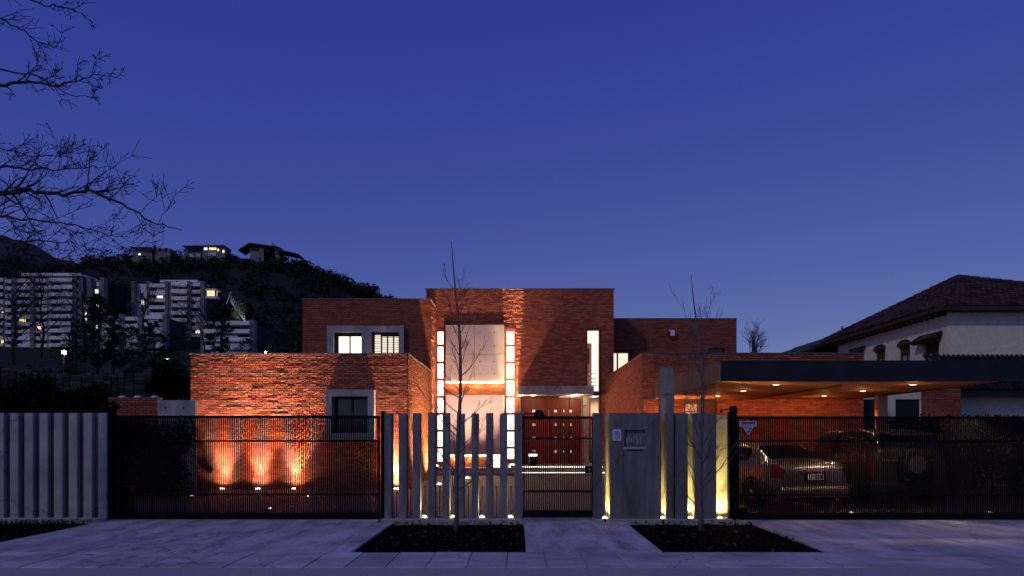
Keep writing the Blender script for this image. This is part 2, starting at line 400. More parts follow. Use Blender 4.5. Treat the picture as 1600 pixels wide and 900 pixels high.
# far mountain on the left
fm = MB(); prev = None; prof = [(-700,330),(-300,352),(-60,356),(0,366),(30,372),(60,386),(85,398),(110,408),(140,424),(220,470),(330,560),(460,660)]
rows2 = []
for d, s in ((1050, 0.0), (1150, .45), (1260, .8), (1400, 1.0), (1700, .6)):
    row = []
    for i in range(len(prof)-1):
        for q in range(6):
            px = prof[i][0]+(prof[i+1][0]-prof[i][0])*q/6; py = prof[i][1]+(prof[i+1][1]-prof[i][1])*q/6
            top = (680-py)/F*1400; X = (px-808)/F*1400
            row.append(len(fm.v)); fm.v.append(Vector((X, d-15, -20+(top+20)*s+ (30*noise.noise(Vector((X*.012, d*.012, 3))) if s < 1 else 7*noise.noise(Vector((X*.03, 0, 3)))))))
    rows2.append(row)
for a, b in zip(rows2, rows2[1:]):
    for c in range(len(a)-1): fm.f.append((a[c], a[c+1], b[c+1], b[c]))
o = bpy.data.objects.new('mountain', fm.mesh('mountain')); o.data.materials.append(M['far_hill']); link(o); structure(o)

# street, kerb apron, pavement slabs, driveways
st = MB().box(-40, 40, -40, -7.31, -.3, -.10).build('road', 'asphalt'); structure(st)
kb = MB().bbox(-40, 40, -7.30, -5.42, -.25, -.004, .03).build('kerb', 'asphalt'); structure(kb)
pv = MB().box(-24, 24, -5.41, -4.16, -.2, -.055).build('pavement', 'soil'); structure(pv)
slab_mb = MB().bbox(-.242, .242, -.617, .617, -.05, 0, .006)
slab_me = slab_mb.mesh('pavement_slab'); slab_me.materials.append(M['paving'])
for k in range(-28, 30):
    piece('pavement_slab', slab_me, pv, (.12+k*.492, -4.785, rng.gauss(0, .0018)), rot=(rng.gauss(0,.001), rng.gauss(0,.0015), 0))
def drive(x0, x1, y0, y1, nx, ny):
    base = MB().box(x0, x1, y0, y1, -.18, -.03).build('driveway', 'soil'); structure(base)
    for i in range(nx):
        for k in range(ny):
            a, b = x0+(x1-x0)*i/nx, x0+(x1-x0)*(i+1)/nx; c, e = y0+(y1-y0)*k/ny, y0+(y1-y0)*(k+1)/ny
            MB().bbox(a+.003, b-.003, c+.003, e-.003, -.03, rng.gauss(0, .0012), .004).build('concrete_bay', 'driveway', base)
drive(-7.72, -2.27, -4.15, -.42, 3, 2)
drive(.12, 2.0, -4.15, -.42, 1, 2)
drive(4.27, 15.2, -4.15, -.42, 6, 3)
ct = MB().box(-14, 16, .42, 19.5, -.2, -.002).build('courtyard', 'court'); structure(ct)
for x0, x1 in ((-7.72, -2.60), (.10, 1.46), (4.2, 15.2)):
    structure(MB().box(x0, x1, -.416, .416, -.2, -.004).build('gate_threshold', 'driveway'))
# verge and planting beds
def bed(x0, x1, y0, y1, n, seed, name):
    rg = random.Random(seed); mb = MB(); N = 26
    for i in range(N+1):
        for k in range(N+1):
            x, y = x0+(x1-x0)*i/N, y0+(y1-y0)*k/N
            e = min(i, N-i, k, N-k)
            mb.v.append(Vector((x, y, -.05+.045*min(1, e/3)+.018*noise.noise(Vector((x*3, y*3, seed))))))
    for i in range(N):
        for k in range(N):
            a = i*(N+1)+k; mb.f.append((a, a+N+1, a+N+2, a+1))
    o = bpy.data.objects.new(name, mb.mesh(name, smooth=True)); o.data.materials.append(M['soil']); link(o); structure(o)
    lb = MB()
    for _ in range(n):
        x, y = rg.uniform(x0+.06, x1-.06), rg.uniform(y0+.06, y1-.06); z = .0+rg.uniform(0, .045)
        s = rg.uniform(.008, .04)*rg.uniform(.5, 1.2); a = rg.uniform(0, 6.3); t = Vector((math.cos(a)*s, math.sin(a)*s, rg.uniform(-.6, .8)*s)); b2 = Vector((-math.sin(a)*s*.6, math.cos(a)*s*.6, rg.uniform(-.4, .4)*s))
        c = Vector((x, y, z)); i = len(lb.v); lb.v += [c-t, c+b2, c+t, c-b2]; lb.f.append((i, i+1, i+2, i+3))
    return lb
lb = bed(-2.25, .10, -4.14, -.44, 1500, 3, 'planting_bed').build('leaf_litter', 'litter', kind='stuff')
lb = bed(2.02, 4.25, -4.14, -.44, 1500, 4, 'planting_bed').build('leaf_litter', 'litter', kind='stuff')
lb = bed(-15, -7.74, -4.14, -.2, 6000, 5, 'verge')
rg = random.Random(2)
for _ in range(4500):
    x, y = rg.uniform(-13, -7.76), rg.uniform(-4.1, -.25); h = rg.uniform(.03, .11); a = rg.uniform(0, 6.3)
    c = Vector((x, y, -.01)); s = Vector((math.cos(a), math.sin(a), 0))*.006
    lb.tri(c-s, c+s, c+Vector((rg.uniform(-.04,.04), rg.uniform(-.04,.04), h)))
lb.build('ground_cover', 'litter', kind='stuff')

# ================================================================== STREET FENCE
FT = 2.02
lf = thing('concrete_wall', 'ribbed board-cast concrete wall at the left end of the street front', 'wall', (-10.6, 0, 0))
MB().box(-14.0, -7.80, .11, .30, -.1, FT-.006).build('back_panel', 'concrete_stain_shade', lf)  # darker concrete puts the shade of the recesses into the colour
rib = MB().bbox(-.083, .083, 0, .108, 0, FT, .008); rib_me = rib.mesh('slab'); rib_me.materials.append(M['concrete'])
for k in range(23):
    x = -7.86-k*.2785
    piece('slab', rib_me, lf, (x, rng.gauss(0, .0015), 0))
MB().bbox(-14.0, -7.77, -.06, .30, -.15, .035, .01).build('footing', 'concrete', lf)

fence = thing('pillar_fence', 'fence of upright grey concrete pillars left of the pedestrian gate', 'fence', (-1.2, 0, 0))
pw = [(600.7,612),(622.8,635.5),(644.7,656.5),(668.7,680),(691.3,702.3),(714,725),(736.7,747.6),(759.3,770.3),(781,792.7),(804,816)]
for i, (a, b) in enumerate(pw):
    x0, x1 = xw(a, 15), xw(b, 15)
    yj = rng.uniform(-.008, .008); MB().bbox(x0, x1, yj, .24+yj, .02, FT+rng.uniform(-.012, .006), .007).build('pillar', 'concrete_pillar', fence)
MB().bbox(-2.56, .10, -.12, .36, -.15, .022, .012).build('footing', 'concrete', fence)
for (a, b), (c, e) in zip(pw, pw[1:]):
    xm = (xw(b, 15)+xw(c, 15))/2
    MB().tube([(xm, .17, .02), (xm, .17, .60)], .007).lathe((xm, .17, .60), [(.0, 0), (.014, .002), (.014, .02), (0, .028)], 8).build('rod', 'steel', fence)

gpost = thing('gate_pillar', 'single concrete pillar on the right side of the pedestrian gate', 'pillar', (1.53, 0, 0))
MB().bbox(xw(926.7,15), xw(941.3,15), 0, .24, 0, FT, .008).build('pillar', 'concrete_stain_shade', gpost)
MB().bbox(1.43, 1.64, -.10, .34, -.15, .02, .01).build('footing', 'concrete', gpost)

# wall panel with intercom, recess and letter slot
wp = thing('mailbox_wall', 'broad concrete wall panel holding the intercom, recess and letter slot', 'wall', (2.23, 0, 0))
X0, X1 = xw(953,15), xw(1030.5,15)
nx0, nx1, nz0, nz1 = xw(975.5,15), xw(1008.5,15), zw(698,15), zw(671.5,15)
sx0, sx1, sz0, sz1 = xw(980,15), xw(1004.5,15), zw(705,15), zw(702.8,15)
mb = MB(); us = [X0, nx0, sx0, sx1, nx1, X1]; zs = [.0, sz0, sz1, nz0, nz1, FT]
for i in range(5):
    for k in range(5):
        cx, cz = (us[i]+us[i+1])/2, (zs[k]+zs[k+1])/2
        y0 = 0
        if nx0 < cx < nx1 and nz0 < cz < nz1: y0 = .055
        if sx0 < cx < sx1 and sz0 < cz < sz1: y0 = .14
        mb.box(us[i], us[i+1], y0, .22, zs[k], zs[k+1])
mb.build('wall_panel', 'concrete_stain_shade', wp)
# cast relief strokes inside the recess
mb = MB()
for q, (a, b, c, e) in enumerate(((979,684,982,692),(983,681,984.6,692),(986.5,684,988,692.5),(990,682,991.6,693),(993.5,681,996,684),(995,685,997.5,693),(1000,682.5,1002,692))):
    mb.bbox(xw(a,15), xw(c,15), .044, .0548, zw(e,15), zw(b,15), .002)
mb.build('relief', 'concrete', wp)
MB().bbox(nx0-.02, nx1+.02, -.012, .0, nz0-.045, nz0-.004, .004).build('ledge', 'concrete', wp)
MB().bbox(1.70, 2.74, -.10, .34, -.15, .02, .01).build('footing', 'concrete', wp)
ic = thing('intercom', 'small pale lilac intercom plate on the mailbox wall', 'intercom', (xw(963.8,15), 0, zw(689,15)))
MB().bbox(xw(957.2,15), xw(970.6,15), -.018, -.001, zw(688.6,15), zw(671,15), .003).build('plate', 'white_metal', ic)
MB().bbox(xw(959.6,15), xw(968.4,15), -.022, -.0185, zw(686.8,15), zw(673,15), .001).build('screen', 'lilac', ic)
MB().lathe((xw(966.2,15), -.022, zw(682.4,15)), [(0,0),(.011,0),(.011,.004),(0,.006)], 10, 'y').build('button', 'navy', ic)
m = MB()
for q in range(4): m.box(xw(961,15), xw(967,15), -.0235, -.0222, zw(674.5+q*1.5,15), zw(674.1+q*1.5,15))
m.build('speaker_grille', 'navy', ic)

rp = thing('tall_pillar', 'tall concrete pillar rising above the fence beside the mailbox wall', 'pillar', (2.9, .4, 0))
mb = MB(); hx0, hx1, hz = xw(1032.5,15.35), xw(1052.5,15.35), zw(575,15.35)
pts = [(hx0, 0), (hx0, hz-.03), (hx0+.03, hz), (hx1-.04, hz), (hx1, hz-.09), (hx1, 0)]
mb.prism(pts, .30, .56); mb.build('pillar', 'concrete_pillar', rp)
MB().bbox(hx0-.002, hx1+.002, .297, .563, zw(618,15.35), zw(617,15.35), .001).build('joint', 'concrete_stain_shade', rp)

rf = thing('slab_fence', 'fence of staggered concrete slabs between mailbox wall and car gate', 'fence', (3.4, 0, 0))
for a, b in ((1041,1053),(1055.5,1074.8),(1085.5,1119.5)):
    MB().bbox(xw(a,15), xw(b,15), 0, .20, .02, FT, .008).build('slab', 'concrete_stain_shade', rf)
for a, b, t in ((1073,1090,FT-.004),(1116,1138.5,zw(648,15.3))):
    MB().bbox(xw(a,15.32), xw(b,15.32), .32, .5, .0, t, .008).build('rear_slab', 'concrete', rf)
MB().bbox(2.79, 4.06, -.10, .29, -.15, .02, .01).build('footing', 'concrete', rf)
tl = thing('rear_pillar', 'concrete pillar set back behind the gap left of the mailbox wall', 'pillar', (1.83, .4, 0))
MB().bbox(xw(946.5,15.32), xw(960,15.32), .32, .50, 0, FT-.01, .008).build('pillar', 'concrete', tl)
MB().bbox(xw(946.5,15.32)-.02, xw(960,15.32)+.02, .30, .52, -.1, .012, .006).build('footing', 'concrete', tl)

# ground lights in the fence
def uplight(x, y, label, power, col, mat, z=.0, dirn=(0,0,1), size=120, group='ground uplights along the street fence', r=.045):
    t = thing('ground_uplight', label, 'uplight', (x, y, z), group)
    MB().lathe((x, y, z), [(r*1.25, -.05), (r*1.25, .008), (r*1.05, .014), (r*1.0, .010)], 14).build('ring', 'steel', t)
    MB().lathe((x, y, z), [(r*.98, .009), (r*.9, .03), (r*.55, .046), (0.001, .052)], 14).build('lens', mat, t, smooth=True)
    spot(t, (x, y, z+.075), dirn, power, col, size, .9, .02); spot(t, (x, y, z+.076), (dirn[0]*.3, dirn[1]*.36, 1), power*(3.6 if dirn[1] else 2.2), col, 40, 1, .02); return t
YEL = (1, .72, .20)
gaps = ['third gap from the left end of the pillar fence', 'pillar gap just behind the young tree', 'pillar gap right of the young tree', 'last pillar gap before the pedestrian gate']
for px, lab in zip((663.5, 708.2, 753.2, 798), gaps):
    uplight(xw(px, 15.12), .10, 'yellow uplight glowing in the '+lab, 26, (1, .86, .48), 'lamp_yellow', .022, size=100)
uplight(xw(945.5,15.1), .13, 'yellow uplight between the gate pillar and the mailbox wall', 40, YEL, 'lamp_yellow', .0, (.3,.25,1), 130)
uplight(xw(1036,15.1), .13, 'yellow uplight at the foot of the tall pillar', 48, YEL, 'lamp_yellow', .0, (0,.3,1), 140)
uplight(xw(1079.5,15.1), .13, 'yellow uplight in the narrow gap behind the thin tree', 42, YEL, 'lamp_yellow', .0, (.05,.3,1), 140)
uplight(xw(1125,15.1), .10, 'yellow uplight in the gap beside the car gate post', 75, YEL, 'lamp_yellow', .0, (.1,.35,1), 145)

# ================================================================== GATES
def gate(name, label, cat, x0, x1, y, z0, z1, rails, pitch, bw, plate, group=None, fw=.03):
    t = thing(name, label, cat, ((x0+x1)/2, y, z0), group)
    fr = MB().bbox(x0, x0+fw, y-.02, y+.02, z0, z1, .003).bbox(x1-fw, x1, y-.02, y+.02, z0, z1, .003)
    fr.build('frame', 'steel', t)
    MB().bbox(x0+fw, x1-fw, y-.021, y+.021, z1-.05, z1, .003).build('top_rail', 'steel', t)
    MB().bbox(x0+fw, x1-fw, y-.021, y+.021, z0, z0+plate, .003).build('kick_plate', 'steel', t)
    for rz in rails: MB().bbox(x0+fw, x1-fw, y-.02, y+.02, rz-.016, rz+.016, .003).build('rail', 'steel', t)
    n = int((x1-x0-2*fw)/pitch); me = MB().box(-bw/2, bw/2, -.008, .008, 0, z1-z0-.05-plate).mesh('bar'); me.materials.append(M['steel'])
    for k in range(n): piece('bar', me, t, (x0+fw+(x1-x0-2*fw)*(k+.5)/n, y, z0+plate))
    return t
ls = gate('sliding_gate', 'wide black barred sliding gate before the uplit brick wall', 'gate', xw(171,15.1), xw(594,15.1), .10, .02, zw(649.5,15.1), [zw(689,15.1), zw(772.5,15.1)], .0352, .0205, .10, 'black barred gates in the street front')
MB().bbox(-7.765, -7.68, .03, .2, 0, FT+.01, .006).build('end_post', 'steel', ls)
MB().bbox(xw(594.4,15), xw(599.6,15), .03, .22, 0, FT+.03, .006).build('end_post', 'steel', ls)
MB().bbox(-7.6, -2.6, .07, .13, -.003, .019, .004).build('track', 'steel', ls)
MB().bbox(xw(185,15.1), xw(200,15.1), .14, .4, .02, .62, .02).build('motor_box', 'trim_black', ls)
pg = gate('pedestrian_gate', 'narrow black barred gate in front of the red entrance door', 'gate', xw(816.6,15.08), xw(926.2,15.08), .08, .04, zw(650.5,15.08), [zw(685,15.08), zw(767.5,15.08)], .0352, .0180, .13, 'black barred gates in the street front', .02)
lk = MB().bbox(xw(914,15), xw(926,15), .0, .055, zw(739,15), zw(728,15), .006).build('lock', 'trim_black', pg)
MB().lathe((xw(921,15), -.002, zw(733.5,15)), [(0,0),(.018,0),(.018,.008),(0,.012)], 10, 'y').build('keyhole', 'alloy', lk)
rgt = gate('car_gate', 'wide black barred gate in front of the two parked cars', 'gate', xw(1151,15), xw(1760,15), .02, .02, zw(650.5,15), [zw(689,15), zw(773.5,15)], .0352, .0225, .10, 'black barred gates in the street front')
MB().bbox(xw(1138.8,15), xw(1150.6,15), -.03, .12, 0, FT+.02, .006).build('end_post', 'steel', rgt)
MB().bbox(4.2, 11.5, -.01, .05, -.003, .019, .004).build('track', 'steel', rgt)
MB().bbox(xw(1154,15), xw(1172,15), .09, .40, .0, .24, .02).build('motor_box', 'trim_black', rgt)
def closer(x, y, z, x_far, label, s=1):
    t = thing('gate_closer', label, 'gate closer', (x, y, z), 'gate closer arms above the gates')
    MB().prism([(x-.10*s, z-.015), (x-.10*s, z+.05), (x-.05*s, z+.11), (x+.05*s, z+.11), (x+.10*s, z+.04), (x+.11*s, z-.015)], y-.05, y+.05).build('motor_housing', 'trim_black', t)
    MB().tube([(x-.06*s, y, z+.05), (x_far, y+.01, z+.035)], .010).build('arm', 'steel', t)
    MB().lathe((x_far, y+.01, z-.02), [(.02, 0), (.02, .06), (.01, .07)], 8).build('pivot', 'steel', t)
closer(xw(842,15.08), .08, zw(650,15.08)+.002, xw(816,15.08), 'black closer arm on top of the narrow pedestrian gate')
closer(xw(1146,15), .045, FT+.023, xw(1128,15), 'black closer arm on the post of the car gate', .8)
# warning shield on the car gate
sg = thing('warning_sign', 'small shield-shaped security sign hung on the car gate', 'sign', (xw(1168.5,15), -.03, zw(679,15)))
def sgn(pts, y, name, mat, t=.006):
    P = [(xw(1140+x/20, 15), zw(645+y_/20, 15)) for x, y_ in pts]
    MB().prism(P, y-t, y).build(name, mat, sg)
outer = [(318,262),(540,262),(575,236),(612,262),(826,262),(832,422),(740,430),(600,680),(566,684),(400,430),(318,422)]
sgn(outer, -.006, 'shield', 'white_paint', .006)
sgn([(340,282),(808,282),(808,408),(720,415),(585,655),(572,658),(425,415),(340,408)], -.0125, 'field', 'navy', .003)
sgn([(395,296),(760,296),(760,334),(395,334)], -.016, 'red_band', 'crimson', .002)
sgn([(345,345),(802,345),(802,402),(720,408),(690,462),(470,462),(432,402),(345,402)], -.016, 'blue_band', 'lilac', .002)
for a, b in ((360,420),(432,505),(520,612)): sgn([(a,362),(b,362),(b,380),(a,380)], -.0185, 'lettering', 'navy', .0015)
sgn([(535,492),(570,480),(590,500),(622,548),(612,562),(575,545),(560,565),(528,560),(520,525)], -.0162, 'emblem', 'white_paint', .002)
sgn([(545,520),(562,515),(568,535),(548,545)], -.0187, 'emblem_hole', 'navy', .0015)
# ================================================================== THE BRICK HOUSE
UX, UNX, UY = (1,0,0), (-1,0,0), (0,1,0)
D1, D2, D3, D4, DR = 23.6, 30.0, 32.2, 34.0, 22.6
house = thing('brick_house', 'modern two-storey red brick house with tall lit windows and concrete panels', 'house', (0, D1-15, 0))
xl0, xl1, zl = xw(298,D1), xw(637,D1), zw(553.5,D1)
def surround(name, parent, x0, x1, z0, z1, ix0, ix1, iz0, iz1, y, out_, depth, mat='concrete'):
    m = MB()
    m.box(x0, ix0, y-out_, y+depth, z0, z1); m.box(ix1, x1, y-out_, y+depth, z0, z1)
    m.box(ix0, ix1, y-out_, y+depth, iz1, z1); m.box(ix0, ix1, y-out_, y+depth, z0, iz0)
    return m.build(name, mat, parent)
# low left volume
sx0, sx1, sz0, sz1 = xw(512,D1), xw(587,D1), zw(687,D1), zw(609.5,D1)
brick_wall(house, (xl0, D1-15, 0), UX, (0,-1,0), xl1-xl0, zl, [(sx0-xl0, sx1-xl0, sz0, sz1)], rough=.0019, single=300, seed=11)
brick_wall(house, (xl1, D1-15, 0), UY, (1,0,0), D2-D1, zl, rough=.004, seed=12)
MB().box(xl0, xl0+.25, D1-15+.29, D2-15, 0, zl).build('side_wall', 'brick_dark', house)
MB().box(xl0+.26, xl1-.3, D1-15+.29, D2-15.02, zl-.45, zl-.3).build('roof', 'concrete', house)
def coping(x0, x1, y0, y1, z, h=.035, name='coping', mat='flashing'):
    MB().bbox(x0, x1, y0, y1, z+.001, z+h, .004).build(name, mat, house)
coping(xl0-.03, xl1+.035, D1-15-.035, D1-15+.31, zl); coping(xl1-.30, xl1+.035, D1-15+.312, D2-15-.03, zl)
win = surround('window', house, sx0, sx1, sz0, sz1, xw(521.5,D1), xw(577,D1), zw(676.5,D1), zw(620,D1), D1-15, .28, .27)
wy = D1-15+.10
MB().box(xw(521.5,D1)+.002, xw(577,D1)-.002, wy+.05, wy+.07, zw(676.5,D1)+.002, zw(620,D1)-.002).build('pane', 'dark_glass', win)
m = MB(); a, b, c, e = xw(521.5,D1)+.004, xw(577,D1)-.004, zw(676.5,D1)+.004, zw(620,D1)-.004
m.bbox(a, a+.06, wy, wy+.048, c, e).bbox(b-.06, b, wy, wy+.048, c, e).bbox(a+.061, b-.061, wy, wy+.048, e-.07, e).bbox(a+.061, b-.061, wy, wy+.048, c, c+.06).bbox((a+b)/2-.03, (a+b)/2+.03, wy-.002, wy+.046, c+.061, e-.071)
m.build('frame', 'bronze', win)
# uplights washing the low left wall
WARM = (1, .61, .42)
for px, lab in ((346, 'left of three uplights under the low brick wall'), (402, 'middle of three uplights under the low brick wall'), (458.5, 'right of three uplights under the low brick wall'), (619, 'uplight at the low brick wall corner, behind the first pillar gap')):
    x = xw(px, D1-.3); t = thing('wall_uplight', 'warm '+lab, 'uplight', (x, D1-15.3, 0), 'ground uplights along the low brick wall')
    MB().lathe((x, D1-15.25, 0), [(.10, -.05), (.10, .012), (.082, .018), (.08, .010)], 16).build('ring', 'steel', t)
    MB().lathe((x, D1-15.25, 0), [(.078, .009), (.07, .03), (.04, .048), (.001, .054)], 14).build('lens', 'lamp_warm', t, smooth=True)
    spot(t, (x, D1-15.22, .08), (0, .065, 1), 3700 if px < 600 else 2600, WARM, 62, 1.0, .03); spot(t, (x, D1-15.27, .082), (0, .25, 1), 170, WARM, 150, 1.0, .03)
# upper left volume
xu0, xu1, zu = xw(473,D2), xw(672.5,D2), zw(468,D2); zb = zl-.5
ux0, ux1, uz1 = xw(513,D2), xw(632,D2), zw(510,D2); uz0 = zw(553,D2)-.7
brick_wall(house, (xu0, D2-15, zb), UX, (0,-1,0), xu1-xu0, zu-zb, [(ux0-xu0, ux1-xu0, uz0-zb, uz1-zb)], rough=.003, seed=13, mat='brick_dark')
brick_wall(house, (xu1, D2-15, 0), UY, (1,0,0), D3-D2, zu, rough=.005, seed=14)
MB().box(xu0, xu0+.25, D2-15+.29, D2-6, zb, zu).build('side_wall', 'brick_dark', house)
MB().box(xu0+.26, xu1-.3, D2-15+.29, D2-6.5, zu-.4, zu-.25).build('roof', 'concrete', house)
coping(xu0-.03, xu1+.035, D2-15-.035, D2-15+.31, zu); coping(xu1-.30, xu1+.035, D2-15+.312, D3-15.02, zu)
wn = MB(); py0, py1 = xw(566.5,D2), xw(581,D2)
izt = zw(519.5,D2)
wn.box(ux0, xw(522.5,D2), D2-15-.20, D2-15+.25, uz0, uz1).box(xw(624.5,D2), ux1, D2-15-.20, D2-15+.25, uz0, uz1)
wn.box(xw(522.5,D2), xw(624.5,D2), D2-15-.20, D2-15+.25, izt, uz1).box(py0, py1, D2-15-.198, D2-15+.25, uz0, izt).box(xw(522.5,D2), py0, D2-15-.2, D2-15+.25, uz0, uz0+.2).box(py1, xw(624.5,D2), D2-15-.2, D2-15+.25, uz0, uz0+.2)
win2 = wn.build('window', 'concrete', house)
def glazing(parent, x0, x1, z0, z1, y, panes, mat, frame='bronze', depth=.06, slats=0, slat_mat='ochre'):
    """panes: list of (x0,x1,z0,z1). A solid frame with real openings, and panes set back in it."""
    us = sorted({x0, x1, *[q for p in panes for q in p[:2]]}); zs = sorted({z0, z1, *[q for p in panes for q in p[2:]]}); m = MB()
    for i in range(len(us)-1):
        for k in range(len(zs)-1):
            cx, cz = (us[i]+us[i+1])/2, (zs[k]+zs[k+1])/2
            if any(p[0] < cx < p[1] and p[2] < cz < p[3] for p in panes): continue
            m.box(us[i], us[i+1], y, y+depth, zs[k], zs[k+1])
    m.build('frame', frame, parent)
    for p in panes:
        MB().box(p[0]-.003, p[1]+.003, y+depth*.55, y+depth*.55+.012, p[2]-.003, p[3]+.003).build('pane', mat, parent)
        for s in range(slats):
            z = p[2]+(p[3]-p[2])*(s+.6)/slats
            MB().box(p[0]+.004, p[1]-.004, y+depth*.55-.016, y+depth*.55-.002, z-.014, z+.010).build('blind_slat', slat_mat, parent)
zt, zb2 = zw(525.5,D2), uz0+.22
glazing(win2, xw(522.6,D2), py0-.002, uz0+.201, izt-.002, D2-15+.08, [(xw(528.5,D2), xw(545,D2), zb2+.05, zt), (xw(547.4,D2), xw(564,D2), zb2+.05, zt)], 'lit_pane', slats=0)
glazing(win2, py1+.002, xw(624.4,D2), uz0+.201, izt-.002, D2-15+.08, [(xw(585,D2), xw(594.4,D2), zb2+.05, zt+.06), (xw(596.6,D2), xw(604,D2), zb2+.05, zt), (xw(606,D2), xw(613.4,D2), zb2+.05, zt), (xw(615.4,D2), xw(622.3,D2), zb2+.05, zt)], 'lit_pane_soft', slats=12)
for s in range(10):
    z = zb2+.1+(zt-zb2-.1)*(s+.5)/10
    MB().box(xw(529,D2), xw(538+rng.uniform(-2,2),D2), D2-15+.094, D2-15+.108, z-.010, z+.008).build('blind_slat', 'ochre', win2)
# central volume
yc = D3-15; xc0, xc1, zc = xw(666,D3), xw(959,D3), zw(452.5,D3)
wl = (xw(681,D3), xw(695.5,D3), zw(726,D3), zw(513,D3)); wr = (xw(788.8,D3), xw(806,D3), zw(722,D3), zw(512.5,D3))
ws = (xw(916.5,D3), xw(940,D3), .4, zw(514,D3)); dr = (xw(812.5,D3), xw(911,D3), .4, zw(619,D3))
lowlit = (xw(770,D3), xw(782,D3), zw(746,D3), zw(711,D3))
ops = [wl, wr, ws, dr, lowlit]
brick_wall(house, (xc0, yc, 0), UX, (0,-1,0), xc1-xc0, zc, [(a-xc0, b-xc0, max(c, 0), e) for a, b, c, e in ops], rough=.0045, seed=15, mat='brick', thick=.4)
MB().box(xc1-.25, xc1, yc+.41, yc+8, 0, zc).box(xc0, xc0+.25, yc+.41, yc+8, 0, zc).box(xc0+.26, xc1-.26, yc+7.7, yc+8, 0, zc).build('side_wall', 'brick_dark', house)
MB().box(xc0+.26, xc1-.26, yc+.41, yc+7.69, zc-.4, zc-.25).build('roof', 'concrete', house)
coping(xc0-.03, xc1+.03, yc-.04, yc+.43, zc, .05)
def tall_window(wd, splits, label=None):
    a, b, c, e = wd; t = MB().box(a+.002, a+.05, yc-.03, yc+.2, c, e).box(b-.05, b-.002, yc-.03, yc+.2, c, e).box(a+.05, b-.05, yc-.03, yc+.2, e-.055, e).box(a+.05, b-.05, yc-.03, yc+.2, c, c+.05)
    win = t.build('window', 'window_red', house)
    P = [(a+.052, b-.052, z0+.045, z1-.045) for z0, z1 in zip(splits, splits[1:])]
    glazing(win, a+.0505, b-.0505, c+.0505, e-.0555, yc+.02, [(x0+.02, x1-.02, z0, z1) for x0, x1, z0, z1 in P], 'lit_pane', 'window_red', .08)
    return win
sp = [zw(y, D3) for y in (725.2, 699.5, 673, 646.5, 620, 593, 566.3, 539.8, 514)]
tall_window(wl, [sp[0]+.06]+sp[1:-1]+[sp[-1]-.06])
tall_window(wr, [zw(721,D3)+.06]+sp[1:-1]+[sp[-1]-.05])
# concrete panels between the tall windows
px0, px1 = xw(696,D3-.25), xw(788,D3-.25); yp = yc-.25
def panel(x0, x1, z0, z1):
    p = MB().bbox(x0, x1, yp, yc-.016, z0, z1, .006).build('concrete_panel', 'panel', house); return p
holes = MB(); xm = xw(741.3,D3-.25); zm = zw(553.3,D3-.25)
for a, b in ((px0, xm-.006), (xm+.006, px1)):
    for z0, z1 in ((zw(596,D3-.25), zm-.006), (zm+.006, zw(507.5,D3-.25))):
        p = panel(a, b, z0, z1); hb = MB()
        for fx in ((.33, .70) if a == px0 else (.18, .66)):
            for fz in (.28, .74):
                hb.lathe((a+(b-a)*fx, yp-.001, z0+(z1-z0)*fz), [(.0, -.002), (.02, 0), (.024, .002), (0, .003)], 8, 'y')
        hb.build('tie_hole', 'bronze', p)
lp = panel(px0, px1, zw(711,D3-.25), zw(617,D3-.25))
MB().box(px0+.02, px1-.02, yp+.04, yp+.09, zw(596,D3-.25)-.055, zw(596,D3-.25)-.003).build('cove_light', 'lamp_cove', house)
MB().box(px0+.06, px1-.06, yp+.09, yp+.14, zw(711,D3-.25)-.045, zw(711,D3-.25)-.003).build('cove_light', 'lamp_cove', house)
for f in (.15, .5, .85): point(house, (px0+(px1-px0)*f, yp-.03, zw(596,D3-.25)-.14), 16, (1, .62, .24), .05)
for f in (.15, .4): point(house, (px0+(px1-px0)*f, yp+.10, zw(711,D3-.25)-.12), 10, (1, .62, .26), .05)
MB().box(lowlit[0]+.01, lowlit[1]-.01, yc+.05, yc+.07, lowlit[2]+.005, lowlit[3]-.005).build('pane', 'lit_pane', house)
MB().bbox(-4.2, .55, yc-.95, yc-.02, 0, .14, .01).build('terrace_step', 'concrete', house)
MB().bbox(-3.5, .35, yc-.75, yc-.03, .141, .30, .01).build('terrace_step', 'concrete', house)
# uplights at the corners of the facade, under the tall windows
for x, lab, p, sz, yy in ((-3.12, 'warm uplight at the foot of the left tall window', 16000, 20, 15.7), (xw(801,D3), 'dazzling uplight at the foot of the right tall window', 24000, 22, yc-.45)):
    t = thing('facade_uplight', lab, 'uplight', (x, yy, .30), 'uplights at the foot of the tall windows')
    MB().lathe((x, yy, .302), [(.08, 0), (.08, .10), (.09, .11), (.085, .10)], 14).build('housing', 'steel', t)
    MB().lathe((x, yy, .402), [(.083, .0), (.07, .03), (.001, .045)], 14).build('lens', 'lamp_warm', t, smooth=True)
    spot(t, (x, yy, .50), (0, .03, 1), p, (1, .66, .36), sz, .9, .04)
bl_ = thing('lantern', 'bright bulkhead light on the wall under the right tall window', 'lamp', (xw(798,D3), yc-.02, zw(741,D3)))
MB().bbox(xw(793,D3), xw(803,D3), yc-.06, yc-.022, zw(745,D3), zw(724,D3), .01).build('back_plate', 'white_metal', bl_)
MB().lathe((xw(798,D3), yc-.062, zw(734,D3)), [(.12,0),(.12,.04),(.09,.08),(.001,.10)], 16, 'y').build('globe', 'lamp_warm', bl_, smooth=True)
point(bl_, (xw(798,D3), yc-.35, zw(734,D3)), 45, (1, .72, .42), .08)
